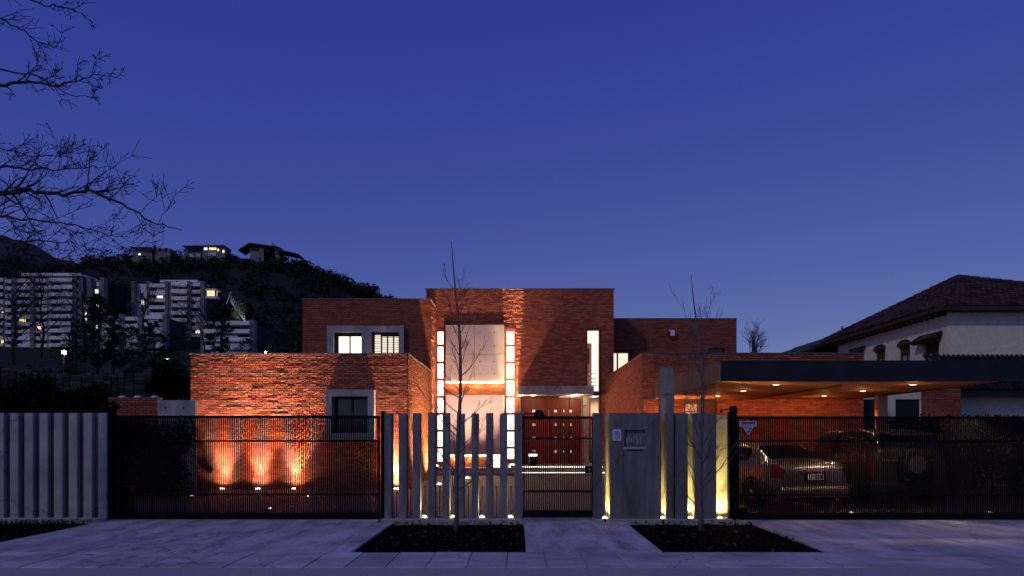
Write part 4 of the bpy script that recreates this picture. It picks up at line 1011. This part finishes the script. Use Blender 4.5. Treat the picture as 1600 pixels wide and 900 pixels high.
# dark off-roader
KD = [(0,.76,.45,1.02,.58,1.18),(.03,.84,.38,1.06,.62,1.30),(.14,.88,.34,1.08,.66,1.56),(.30,.895,.32,1.085,.665,1.68),(.7,.90,.30,1.08,.67,1.735),(1.6,.90,.3,1.07,.67,1.75),(2.5,.90,.3,1.05,.66,1.70),(3.2,.895,.3,1.03,.69,1.16),(3.5,.885,.3,1.01,.68,1.08),(4.1,.84,.32,.95,.60,1.0),(4.3,.76,.36,.85,.5,.88),(4.36,.62,.45,.72,.44,.74)]
suv, P, patch = make_car('dark_offroader', 'dark off-road car with spare wheel behind the black gate', (8.42, 2.0, 0), R(5), KD, 4.36, 1.8, (.9, 3.4), .36, 'dark_paint', True)
wheels(suv, .90, (.88, 3.35), .36, True)
for s in (-1, 1):
    patch('side_window', 'car_glass', .42, 1.05, .475, .66, s); patch('side_window', 'car_glass', 1.12, 1.9, .475, .66, s); patch('side_window', 'car_glass', 1.97, 2.78, .475, .66, s, skew2=-.25)
    patch('rear_window', 'car_glass', .045, .21, .60, 1.0, s, .010, 8, 10)
    patch('tail_light', 'tail_red', .006, .12, .22, .44, s, .012, 6, 6)
    patch('windscreen', 'car_glass', 2.62, 3.15, .70, 1.0, s, .007, 8, 8)
    patch('roof_rail', 'alloy', .5, 2.5, .735, .75, s, .03, 10, 1)
    MB().lathe((s*1.0, 2.75, 1.14), [(.001,-.12),(.07,-.1),(.09,0),(.07,.08),(.001,.1)], 10, 'x').build('mirror', 'dark_paint', suv, smooth=True)
MB().bbox(-.86, .86, -.08, .12, .40, .60, .05).build('bumper', 'trim_black', suv)
MB().bbox(-.60, .60, -.05, .25, 1.60, 1.655, .02).build('spoiler', 'dark_paint', suv)
MB().bbox(-.17, .17, -.052, -.045, 1.61, 1.635, .004).build('brake_light', 'tail_red', suv)
sw_ = MB().lathe((.05, -.05, .98), [(.24,-.06),(.33,-.05),(.35,.0),(.35,.10),(.31,.15),(.2,.16),(.001,.165)], 28, 'y').build('spare_wheel', 'rubber', suv, smooth=True)
MB().lathe((.05, -.05, .98), [(.19,.1605),(.19,.168),(.16,.172),(.15,.168)], 24, 'y').build('rim', 'alloy', sw_)
MB().bbox(-.62, .62, -.03, .02, 1.055, 1.075, .004).build('trim_strip', 'alloy', suv)
plate(suv, -.085, .70, MARKS)

# ================================================================== TREES AND SHRUBS
def young_tree(label, x, y, top, crook, seed, whips):
    rg = random.Random(seed); t = thing('young_tree', label, 'tree', (x, y, -.02), 'young bare trees in the planting beds')
    pts = []; n = 16
    for k in range(n+1):
        f = k/n; pts.append(Vector((x+crook(f)+.02*math.sin(f*9+seed), y+.03*math.sin(f*7), -.02+(top+.02)*f)))
    rad = [max(.005, .038*(1-f)**.75*(1.25 if f < .03 else 1)+.004) for f in [k/n for k in range(n+1)]]
    MB().tube(pts, rad, 9).build('trunk', 'bark', t, smooth=True)
    for (zf, ang, tilt, ln) in whips:
        i = min(n-1, int(zf*n)); b = pts[i].lerp(pts[i+1], zf*n-i); a = R(ang); tl = R(tilt)
        m = MB(); grow(m, b, (math.cos(a)*math.cos(tl), math.sin(a)*math.cos(tl), math.sin(tl)), ln, max(.005, rad[i]*.40), rg, 2, .13, .10, (2, 3), 5, .5, .5, .0030)
        m.build('branch', 'bark', t)
    return t
rg = random.Random(31)
def whips(n, lo, hi, lmax, seed):
    rg = random.Random(seed); W_ = []
    for k in range(n):
        f = lo+(hi-lo)*(k/n)+rg.uniform(-.01,.01)
        W_.append((f, rg.choice((0,180))+rg.uniform(-70,70), rg.uniform(24,62), lmax*(1-.65*f)*rg.uniform(.65,1.1)))
    return W_
d1 = 13.1
young_tree('young bare tree in the left planting bed, before the pillar fence', xw(713,d1), d1-15, zw(377,d1), lambda f: .0+.10*f if f < .5 else .05+.0*f-.12*max(0, f-.72)/.28, 3, whips(26, .12, .86, 1.05, 8))
d2 = 13.15
young_tree('thin bare tree in the right planting bed, before the slab fence', xw(1095,d2), d2-15, zw(430,d2), lambda f: .02*math.sin(f*5)-.12*max(0, f-.7)/.3, 9, whips(24, .10, .80, 1.1, 18)+[(.66, 20, 66, 1.0), (.70, 160, 62, .9), (.74, 10, 74, .75), (.68, 190, 55, .7)])

# big bare street tree at the left edge; only its boughs reach into the picture
bt = thing('bare_street_tree', 'large bare street tree whose boughs hang in at the upper left', 'tree', (-10.4, -3.0, -.03))
tx, ty = -10.4, -3.0
tp = [Vector((tx+.10*math.sin(k*.8), ty+.06*math.cos(k*.9), -.05+k*.62)) for k in range(16)]
MB().tube(tp, [.20*(1-k/18)+.02 for k in range(16)], 12).build('trunk', 'bark_dark', bt, smooth=True)
rg = random.Random(12); dd = 12.0
def bough(path, r0, seed, twigs=14, lv=3, ln=.9):
    rg = random.Random(seed); m = MB(); P3 = [at(px, py, dd+dy) for px, py, dy in path]
    P4 = []
    for a, b in zip(P3, P3[1:]):
        for q in range(5): P4.append(a.lerp(b, q/5)+Vector((0, rg.gauss(0,.02), rg.gauss(0,.012))))
    P4.append(P3[-1]); n = len(P4); rd = [max(.004, r0*(1-.88*k/(n-1))) for k in range(n)]
    m.tube(P4, rd, 7); m.build('branch', 'bark_dark', bt)
    t = MB()
    for _ in range(twigs):
        k = rg.randint(n//5, n-2); d = (P4[k+1]-P4[k]).normalized()
        up = 1 if rg.random() < .5 else -1
        v = (d*.8+Vector((rg.uniform(-.2,.5), rg.uniform(-.6,.6), up*rg.uniform(.25,1.0)))).normalized()
        grow(t, P4[k], v, ln*rg.uniform(.5,1.1)*(1-.4*k/n), max(.006, rd[k]*.5), rg, lv-1, .26, .02, (2, 4), 4, .65, .55, .0040)
    # buds and clinging dead leaves at some twig ends
    t.build('twigs', 'bark_dark', bt, kind='stuff')
    lf_ = MB()
    for _ in range(16):
        v = rg.choice(t.v); leaf_cloud(lf_, v, .022, 4, .02, rg)
    lf_.build('dead_leaves', 'bark_dark', bt, kind='stuff')
bough([(-250,360,.3),(-120,318,.1),(0,302,0),(45,297,0),(98,305,-.1),(140,298,-.1),(190,318,-.1),(235,345,-.2),(284,360,-.2)], .045, 41, 26, 3, 1.0)
bough([(-240,300,.3),(-100,268,.2),(0,259,.1),(50,264,.1),(100,264,.1),(140,262,0),(178,261,0)], .026, 42, 18, 3, .75)
bough([(-250,215,-.2),(-110,160,-.2),(0,134,-.2),(45,126,-.2),(85,134,-.3),(125,126,-.3),(158,110,-.3)], .036, 43, 20, 3, .55)
bough([(-230,150,.2),(-80,120,.3),(0,108,.3),(60,120,.3),(110,148,.2),(150,152,.2)], .022, 44, 14, 3, .45)
bough([(-200,60,0),(-60,30,0),(0,27,0),(40,50,0),(70,72,.1),(98,76,.1)], .02, 45, 14, 2, .6)
bough([(-150,-90,0),(-30,-40,0),(35,-8,0),(70,10,0),(105,12,0),(140,26,0)], .022, 46, 12, 2, .55)
bough([(-220,420,.4),(-100,395,.4),(0,374,.4),(50,376,.4),(110,378,.4),(160,392,.4)], .022, 47, 20, 3, .7)
bough([(-230,235,.5),(-90,225,.5),(0,232,.5),(60,245,.5),(110,240,.5),(150,238,.5)], .016, 48, 14, 2, .6)

bough([(-240,330,.2),(-110,330,.2),(0,338,.2),(60,345,.2),(120,352,.2),(165,366,.2),(205,372,.2)], .024, 49, 24, 3, .8)
bough([(-200,480,.8),(-90,440,.8),(0,405,.8),(40,398,.8),(90,404,.8),(130,398,.8)], .020, 52, 18, 3, .6)
hg2 = thing('hedge', 'added dark hedge that blacks out the view left of the uplit brick wall', 'hedge', (xw(232,20.6), 5.6, 0))  # added so the area behind the sliding gate turns black
rg = random.Random(53); m = MB()
for _ in range(230): leaf_cloud(m, (rg.uniform(xw(150,20.6), xw(292,20.6)), rg.uniform(5.2,5.9), rg.uniform(.1,1.85)), .28, 70, .05, rg, 1, .3)
m.build('foliage', 'leaf_shade', hg2)
m = MB()
for k in range(5): m.tube([(xw(165+k*28,20.6), 5.6, -.05), (xw(165+k*28,20.6), 5.6, 1.4)], [.03,.012], 5)
m.build('stems', 'bark_dark', hg2, kind='stuff')
# trees that stand in the dark between garden and hillside
def bare_tree(label, px, base, top, d, seed, spread=.42, n=11, group='bare trees before the apartment blocks'):
    rg = random.Random(seed); b = at(px, base, d); h = zw(top, d)-b.z
    t = thing('bare_tree', label, 'tree', b, group)
    pts = [b+Vector((.02*h*math.sin(k*1.1+seed), 0, h*.78*k/8)) for k in range(9)]
    MB().tube(pts, [h*.020*(1-k/10) for k in range(9)], 7).build('trunk', 'bark_dark', t)
    m = MB()
    for k in range(n):
        i = rg.randint(2, 8); a = rg.uniform(0, 6.3); tl = rg.uniform(.4, 1.1)
        grow(m, pts[i], (math.cos(a)*math.cos(tl), math.sin(a)*math.cos(tl), math.sin(tl)), h*spread*rg.uniform(.6,1.1), h*.009, rg, 3, .22, .06, (3, 4), 4, .7, .6, h*.0009)
    m.build('crown', 'bark_dark', t)
def leafy_tree(label, px, base, top, d, wpx, seed, mat='leaf_dark', group='dark evergreen trees behind the garden', conical=False, name='evergreen_tree'):
    rg = random.Random(seed); b = at(px, base, d); h = zw(top, d)-b.z; w_ = wpx/F*d/2
    t = thing(name, label, 'tree', b, group)
    MB().tube([b+Vector((0,0,-.3)), b+Vector((.02*h,0,h*.5)), b+Vector((0,0,h*.9))], [h*.022, h*.014, h*.004], 7).build('trunk', 'bark_dark', t)
    m = MB(); K = 34
    for k in range(K):
        f = (k+.5)/K; z = h*(.10+.86*f)
        env = (1-f)**.75 if conical else math.sin(math.pi*min(1, .12+.86*f))**.7
        a = rg.uniform(0, 6.3); rr = w_*env*rg.uniform(.2, .85)
        leaf_cloud(m, b+Vector((math.cos(a)*rr, math.sin(a)*rr, z)), w_*rg.uniform(.22, .42)*(.35+.65*env), 95, h*.020, rg, .8, .3)
    for k in range(6):
        a = rg.uniform(0, 6.3); p0 = b+Vector((0,0,h*rg.uniform(.3,.8))); p1 = p0+Vector((math.cos(a)*w_*.9, math.sin(a)*w_*.9, h*.12))
        m.tube([p0, p1], [h*.008, h*.003], 4)
    m.build('crown', mat, t)
bare_tree('bare tree with a straight trunk before the left apartment block', 66, 560, 428, 75, 61, .5, 14)
bare_tree('bare tree before the gap left of the middle apartment block', 226, 560, 446, 80, 62, .42, 13)
bare_tree('bushy bare tree before the middle apartment block', 292, 560, 470, 85, 63, .45, 13)
bare_tree('slim bare tree just left of the tall dark evergreen', 110, 562, 470, 70, 64, .45, 11)
bare_tree('spreading bare tree before the left end of the left apartment block', 22, 570, 432, 62, 66, .6, 16)
bare_tree('bare tree at the right end of the left apartment block', 133, 566, 452, 68, 67, .5, 13)
bare_tree('bare tree before the right half of the middle apartment block', 318, 566, 478, 76, 68, .5, 13)
leafy_tree('dark evergreen before the low half hidden apartment block', 240, 585, 500, 58, 56, 79)
leafy_tree('dark evergreen at the foot of the left apartment block', 118, 592, 515, 57, 80, 80)
bare_tree('slanting bare tree at the far left edge before the balconies', -25, 580, 440, 60, 65, .55, 12)
leafy_tree('tall dark evergreen right of the left apartment block', 152, 585, 458, 66, 74, 71)
leafy_tree('narrow dark cypress between the two apartment blocks', 176, 585, 440, 72, 34, 72, conical=True)
leafy_tree('dark evergreen covering the right end of the middle apartment block', 345, 570, 462, 78, 50, 73)
leafy_tree('low dark evergreen at the foot of the middle apartment block', 270, 590, 520, 62, 80, 74)
leafy_tree('low rounded evergreen between cypress and middle block', 205, 592, 508, 60, 70, 75)
leafy_tree('small dark evergreen beside the striped small block', 385, 580, 528, 70, 60, 76)
leafy_tree('dark evergreen beside the brick upper storey', 440, 580, 520, 64, 90, 77)
leafy_tree('small lamplit tree on the slope under the white stairway', 372, 505, 468, 255, 30, 78, 'leaf')
def shrub(label, px, base, top, d, wpx, seed, mat='leaf_dark'):
    rg = random.Random(seed); b = at(px, base, d); b.z = max(-.1, b.z); h = zw(top, d)-b.z; w_ = wpx/F*d/2
    t = thing('shrub', label, 'shrub', b, 'dark shrubs behind the ribbed wall and sliding gate')
    MB().tube([b, b+Vector((.05,0,h*.6))], [.05, .02], 6).build('stem', 'bark_dark', t)
    m = MB()
    for k in range(26):
        a = rg.uniform(0, 6.3); f = rg.random(); rr = w_*rg.uniform(0,.8)*math.sin(math.pi*(.15+.75*f))
        leaf_cloud(m, b+Vector((math.cos(a)*rr, math.sin(a)*rr*.6, h*(.08+.8*f))), w_*.33, 120, .06+d*.0012, rg, .8, .3)
    m.build('foliage', 'leaf_shade', t)
shrub('broad dark shrub at the far left behind the ribbed wall', 10, 740, 596, 22, 150, 81)
shrub('dark shrub behind the middle of the ribbed wall', 95, 740, 606, 23, 130, 82)
shrub('dark shrub behind the right end of the ribbed wall', 165, 750, 616, 21, 100, 83)
shrub('large dark shrub on the bank behind the garden wall', 60, 660, 590, 34, 150, 86)
shrub('large dark shrub in the middle of the bank', 150, 660, 604, 33, 120, 87)
shrub('dark shrub on the bank just left of the brick house', 268, 660, 560, 36, 90, 88)
rg = random.Random(90); bt2 = at(1178, 556, 40)
t = thing('bare_tree', 'twiggy bare tree behind the right upper storey', 'tree', bt2, None)
MB().tube([bt2+Vector((0,0,-4)), bt2+Vector((0,0,.2))], [.12,.07], 7).build('trunk', 'bark_dark', t)
m = MB()
for k in range(15): grow(m, bt2+Vector((rg.uniform(-.2,.2),0,rg.uniform(-.4,.3))), (rg.uniform(-.6,.7), rg.uniform(-.4,.4), 1), rg.uniform(.8,1.4), .03, rg, 2, .2, .1, (3,4), 4, .6, .6, .007)
m.build('crown', 'bark_dark', t)

# garden walls on the left
gw = thing('garden_wall', 'low brick garden wall with pale caps, left of the brick house', 'wall', (xw(215,22.4), 7.4, 0))
g0, g1, gz = xw(170,22.4), xw(246,22.4), zw(622.5,22.4)
brick_wall(gw, (g0, 7.4, 0), UX, (0,-1,0), g1-g0, gz, rough=.004, seed=31, mat='brick_dark')
MB().bbox(g0-.02, g1+.02, 7.37, 7.70, gz+.001, gz+.03, .005).build('coping', 'flashing', gw)
for px in (188, 212, 238.5): MB().lathe((xw(px,22.4), 7.52, gz+.031), [(.10,0),(.09,.03),(.05,.05),(.001,.056)], 12).build('cap', 'white_metal', gw)
cw = thing('low_concrete_wall', 'plain grey concrete wall stub left of the uplit brick wall', 'wall', (xw(272,22.2), 7.2, 0))
cwp = MB().bbox(xw(246.8,22.2), xw(299,22.2)+.1, 7.2, 7.42, 0, zw(625.3,22.2), .008).build('wall_panel', 'concrete', cw)
hb = MB()
for px in (259, 287): hb.lathe((xw(px,22.2), 7.199, zw(637.5,22.2)), [(0,-.001),(.025,0),(.028,.002),(0,.003)], 10, 'y')
hb.build('tie_hole', 'bronze', cwp)
sw2 = thing('stone_bank_wall', 'dim rubble stone retaining wall on the slope behind the garden', 'wall', (xw(120,46), 31, 2))
rg = random.Random(44); mb = MB(); mbk = MB()
a_, b_ = xw(-60,46), xw(236,46)
def wtop(x):
    px = 808+x*F/46
    return zw(572 if px < 10 else 572+11*min(1, (px-10)/70), 46)
x = a_
while x < b_:
    z = 1.6; w2 = rg.uniform(.35, .7); 
    while z < wtop(x+w2/2)-.18:
        h2 = rg.uniform(.2, .36); h2 = min(h2, wtop(x+w2/2)-z)
        mb.bbox(x+.015, x+w2-.015, 31-rg.uniform(.0,.06), 31.3, z+.015, z+h2-.012, .03); z += h2
    x += w2
mb.build('stones', 'stone', sw2, kind='stuff')
m = MB(); xs = [a_+(b_-a_)*k/14 for k in range(15)]
for p, q in zip(xs, xs[1:]): m.loft([[Vector((p,31.05,1.2)),Vector((q,31.05,1.2)),Vector((q,31.05,wtop(q)-.1)),Vector((p,31.05,wtop(p)-.1))],[Vector((p,31.6,1.2)),Vector((q,31.6,1.2)),Vector((q,31.6,wtop(q)-.1)),Vector((p,31.6,wtop(p)-.1))]])
m.build('core', 'mortar', sw2)

# ================================================================== HILLSIDE
DA = 300
def apartment(label, x0p, x1p, d, top, base, pitch, bays, lit=(), seed=1, topslab=None):
    rg = random.Random(seed); X0, X1 = xw(x0p,d), xw(x1p,d); Y = d-15; zt, zb = zw(top,d), zw(base,d)
    t = thing('apartment_block', label, 'apartment block', ((X0+X1)/2, Y+8, zb), 'apartment blocks on the dark hillside')
    MB().box(X0, X1, Y, Y+16, zb-25, zt-.6).build('core', 'apart_dark', t)  # near-black colour stands in for shade in the balcony recesses
    if topslab: MB().box(xw(topslab[0],d), xw(topslab[1],d), Y-2.2, Y+10, zw(topslab[2],d)-.5, zw(topslab[2],d)+.5).build('roof_slab', 'apart', t)
    fl = pitch/F*d; n = int((zt-zb)/fl)+1; bx = [X0+(X1-X0)*b for b in bays]
    for a, b in zip(bx, bx[1:]):
        if rg.random() < .30 and b-a > 2.5:      # a plain bay with small windows
            MB().box(a+.3, b-.3, Y-1.0, Y-.02, zb-20, zt-.3).build('wall', rg.choice(('apart_col', 'apart')), t)
            for k in range(n):
                z = zt-(k+.7)*fl; c = (a+b)/2+rg.uniform(-.5, .5)
                MB().box(c-.55, c+.55, Y-1.12, Y-1.01, z-fl*.28, z+fl*.28).build('window', rg.choice(('sky_glass', 'apart_dark', 'sky_glass', 'lit_far_white' if rg.random() < .3 else 'apart_dark')), t)
            continue
        stag = rg.choice((0, .8, 1.5)); dz = rg.choice((0, 0, -.5*fl))
        for k in range(n+3):
            z = zt-k*fl+dz*.4
            if z < zb-4: break
            MB().box(a+.35, b-.35, Y-2.0-stag, Y-1.7-stag, z-fl*.50, z).build('balcony', 'apart', t)
            MB().box(a+.35, b-.35, Y-1.699-stag, Y, z-fl*.50, z-fl*.44).build('floor_slab', 'apart', t)
            wz0, wz1 = z-fl*.98, z-fl*.55
            m_ = 'sky_glass'; 
            if rg.random() < .15: m_ = rg.choice(('lit_far', 'lit_far_white', 'lit_dim', 'lit_dim'))
            if rg.random() < .6:
                q0 = a+.35+(b-a-.7)*rg.uniform(0,.35); q1 = b-.35-(b-a-.7)*rg.uniform(0,.35)
                if m_ != 'sky_glass': q1 = q0+min(q1-q0, rg.uniform(1.2, 3.2))
                win = MB().box(q0, q1, Y-.5, Y-.38, wz0, wz1).build('window', m_, t)
            if rg.random() < .4:      # planters, chairs and drying racks on the balcony
                q = rg.uniform(a+.5, b-1.2); MB().box(q, q+rg.uniform(.5, 1.1), Y-1.6-stag, Y-1.2-stag, z, z+rg.uniform(.15, .5)).build('balcony_planter', rg.choice(('leaf_dark', 'apart_col')), t)
    for b in bx: MB().box(b-.75, b+.75, Y-2.6, Y+.1, zb-20, zt+.4).build('pier', 'apart_col', t)
    for (a, b, y0, y1, m_) in lit: MB().box(xw(a,d), xw(b,d), Y-.7, Y-.55, zw(y1,d), zw(y0,d)).build('lit_window', m_, t)
    return t
apartment('long pale apartment block with stacked balconies at the far left', -40, 165, DA, 437, 548, 11.2, [0, .2, .27, .33, .47, .60, .79, .84, .9, 1], [(-4,15,482,489,'lit_far'),(-4,16,528,541,'lit_far')], 3, (39,131,430.5))
apartment('pale apartment block in the middle with a brightly lit corner flat', 213, 322, DA+12, 443, 548, 11.2, [0, .22, .47, .54, .79, .98], [(283.5,290,454.5,457.5,'lit_far_white'),(282.5,288.5,466.5,469.5,'lit_far_white')], 8, (254,312,441))
lt = thing('penthouse', 'bright orange lit corner flat at the end of the middle apartment block', 'flat', at(330, 470, DA+4))
a, b = at(321, 462, DA+2), at(338, 453, DA+2)
MB().box(a.x, b.x, a.y, a.y+5, b.z-.1, b.z+.5).box(a.x, b.x, a.y, a.y+5, a.z-1.0, a.z-.1).build('slab', 'apart', lt)
MB().box(a.x+.1, b.x-.2, a.y+1.2, a.y+1.4, a.z-.099, b.z-.101).build('window', 'lit_far', lt)
MB().box(b.x-.8, b.x-.2, a.y+.4, a.y+1.0, a.z-.099, b.z-.101).build('pier', 'apart_col', lt)
apartment('small striped apartment block right of the dark evergreen', 319, 401, DA-70, 504, 552, 12.6, [.05, .96], [], 5)
# lower left middle blocks seen between the trees
apartment('low pale apartment block half hidden by the bare trees', 166, 262, DA-15, 494, 550, 11.2, [0, .3, .6, 1], [], 12)
def hill_house(label, boxes, wins_, roofs, d=492):
    xs = [b[0] for b in boxes]+[b[1] for b in boxes]; c = at((min(xs)+max(xs))/2, max(b[3] for b in boxes), d)
    t = thing('hillside_house', label, 'house', c, 'houses along the ridge of the dark hill')
    for (x0, x1, y0, y1, m_) in boxes: MB().box(xw(x0,d), xw(x1,d), d-15, d-5, zw(y1,d)-6, zw(y0,d)).build('wall', m_, t)
    for (x0, x1, y0, y1, m_) in wins_:
        w_ = MB().box(xw(x0,d), xw(x1,d), d-15.3, d-15.05, zw(y1,d), zw(y0,d)).build('window', m_, t)
    for pts in roofs: MB().prism([(xw(x,d), zw(y,d)) for x, y in pts], d-17, d-4).build('roof', 'apart_dark', t)
hill_house('flat roofed pale house at the left of the ridge', [(207,242,390,402,'apart_col'),(238,266,388,402,'apart_col')], [(208,238,386,389.5,'apart_dark'),(240,244,383,392,'apart_dark'),(248,251,387,393,'apart_dark'),(257,261,387.5,393,'apart_dark'),(217,219.5,396.5,398.5,'lamp_white')], [[(205,387),(205,386),(242,391),(242,392)]])
hill_house('grey two-storey house with small lit windows in the middle of the ridge', [(288,316,386,406,'apart_col'),(314,352,384.5,404,'apart_col')], [(295,314,388,393.5,'apart_dark'),(296,304,396.5,403,'sky_glass'),(305,313,397,404,'sky_glass'),(319,324,387,390.5,'lit_far_white'),(327,338,387,390.5,'lit_far'),(340,342,388.5,392.5,'lit_far'),(326,338,394,400,'sky_glass'),(348,350.5,391,395,'lit_far_white')], [[(287,386),(287,385),(352,384),(352,385)]])
hill_house('villa with a pitched roof and chimney on top of the ridge', [(391,437,386,402,'apart_col'),(418.5,424,377.5,388,'apart'),(412,430,387.5,396,'apart')], [(393,405,384.5,392,'apart_dark'),(414,422,389,393.5,'apart_dark')], [[(374,391),(391,380),(437,386.5),(437,388),(391,382.5),(374,393)], [(433,392.5),(440,391),(468,398),(468,400)]])
# woods
def hill_pt(px, d): X = (px-808)/F*d; return Vector((X, d-15, ground_z(X, d-15)))
hg = thing('hedge', 'added dark hedge that blacks out the right end behind the parked cars', 'hedge', (12.5, 6.4, 0))  # added to darken what shows through the right end of the car gate
rg = random.Random(54); m = MB()
for _ in range(420): leaf_cloud(m, (rg.uniform(9.95,16), rg.uniform(6.1,6.9), rg.uniform(.1,1.95)), .26, 60, .062, rg, 1, .3)
m.build('foliage', 'leaf_shade', hg)
m = MB()
for k in range(9): m.tube([(10.3+k*.65, 6.5, -.05), (10.3+k*.65, 6.5, 1.4)], [.03,.012], 5)
m.build('stems', 'bark_dark', hg, kind='stuff')
rg = random.Random(55); m = MB()
for _ in range(900):
    px = rg.uniform(-120, 700); d = rg.uniform(120, 505)**1.0
    if -30 < px < 415 and 215 < d < 335: continue
    p = hill_pt(px, d); r = rg.uniform(2.2, 5.0)*(.6+d/800)
    q = d*F/ (F*d)  # crowns must not bury the blocks below them
    for _k in range(3): leaf_cloud(m, p+Vector((rg.uniform(-r,r), rg.uniform(-r,r), r*rg.uniform(.15,.75))), r*rg.uniform(.5,.9), 46, r*.22, rg, .8, .4)
for _ in range(300):
    px = rg.uniform(-60, 640); 
    if any(a < px < b for a, b in ((203,268),(286,352),(372,470))) and rg.random() < .1: d = 0
    d = rg.uniform(470, 484) if any(a < px < b for a, b in ((203,268),(286,352),(372,470))) else rg.uniform(485, 506); p = hill_pt(px, d); r = rg.uniform(1.6, 4.2)*(1.25 if px > 470 else .8)
    for _k in range(3): leaf_cloud(m, p+Vector((rg.uniform(-r,r), rg.uniform(-r,r), r*rg.uniform(.1,.9))), r*rg.uniform(.4,.8), 50, r*.20, rg, .9, .3)
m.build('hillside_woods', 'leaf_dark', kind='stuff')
# white zigzag stairway on the slope
stw = thing('slope_stairway', 'white lit railing of a stairway climbing the dark slope', 'railing', at(372, 485, 262))
p0, p1 = at(361, 470, 262), at(383, 502, 258)
MB().tube([p0, p0.lerp(p1,.45)+Vector((0,0,-.5)), p1], .28, 5).build('stringer', 'white_metal', stw)
for k in range(9):
    p = p0.lerp(p1, k/8.5)+Vector((0,0,-.3)); MB().tube([p, p+Vector((.15,0,1.9))], .12, 4).build('post', 'white_metal', stw)
MB().tube([p0+Vector((-1.5,0,-1)), p0+Vector((0,0,3))], .14, 4).build('mast', 'white_metal', stw)
point(stw, at(372, 488, 250), 1500, (.9,1,.75), .5)
def street_lamp(label, px, py, d, mat, power, r, col, h=4):
    p = at(px, py, d); t = thing('street_lamp', label, 'street lamp', p-Vector((0,0,h)), 'lamps on the hillside')
    MB().tube([p-Vector((0,0,h)), p-Vector((0,0,.2))], [.10,.06], 6).build('post', 'steel', t)
    MB().lathe(p, [(.001,-r),(r*.7,-r*.7),(r,0),(r*.7,r*.7),(.001,r)], 12).build('globe', mat, t, smooth=True)
    if power: point(t, p+Vector((0,-r-.5,0)), power, col, .2)
street_lamp('dazzling orange street lamp below the left apartment block', 100, 551, 105, 'lamp_street', 2500, .30, (1,.62,.25))
street_lamp('faint low lamp right of the dazzling street lamp', 119, 567, 98, 'lamp_warm', 0, .10, (1,.7,.4), 1.5)
street_lamp('small lamp glowing just above the left end of the brick parapet', 415, 550.5, 95, 'lamp_street', 60, .13, (1,.75,.4))
street_lamp('tiny lamp among the evergreens left of the brick house', 262, 560.5, 90, 'lamp_warm', 0, .14, (1,.8,.5), 2)
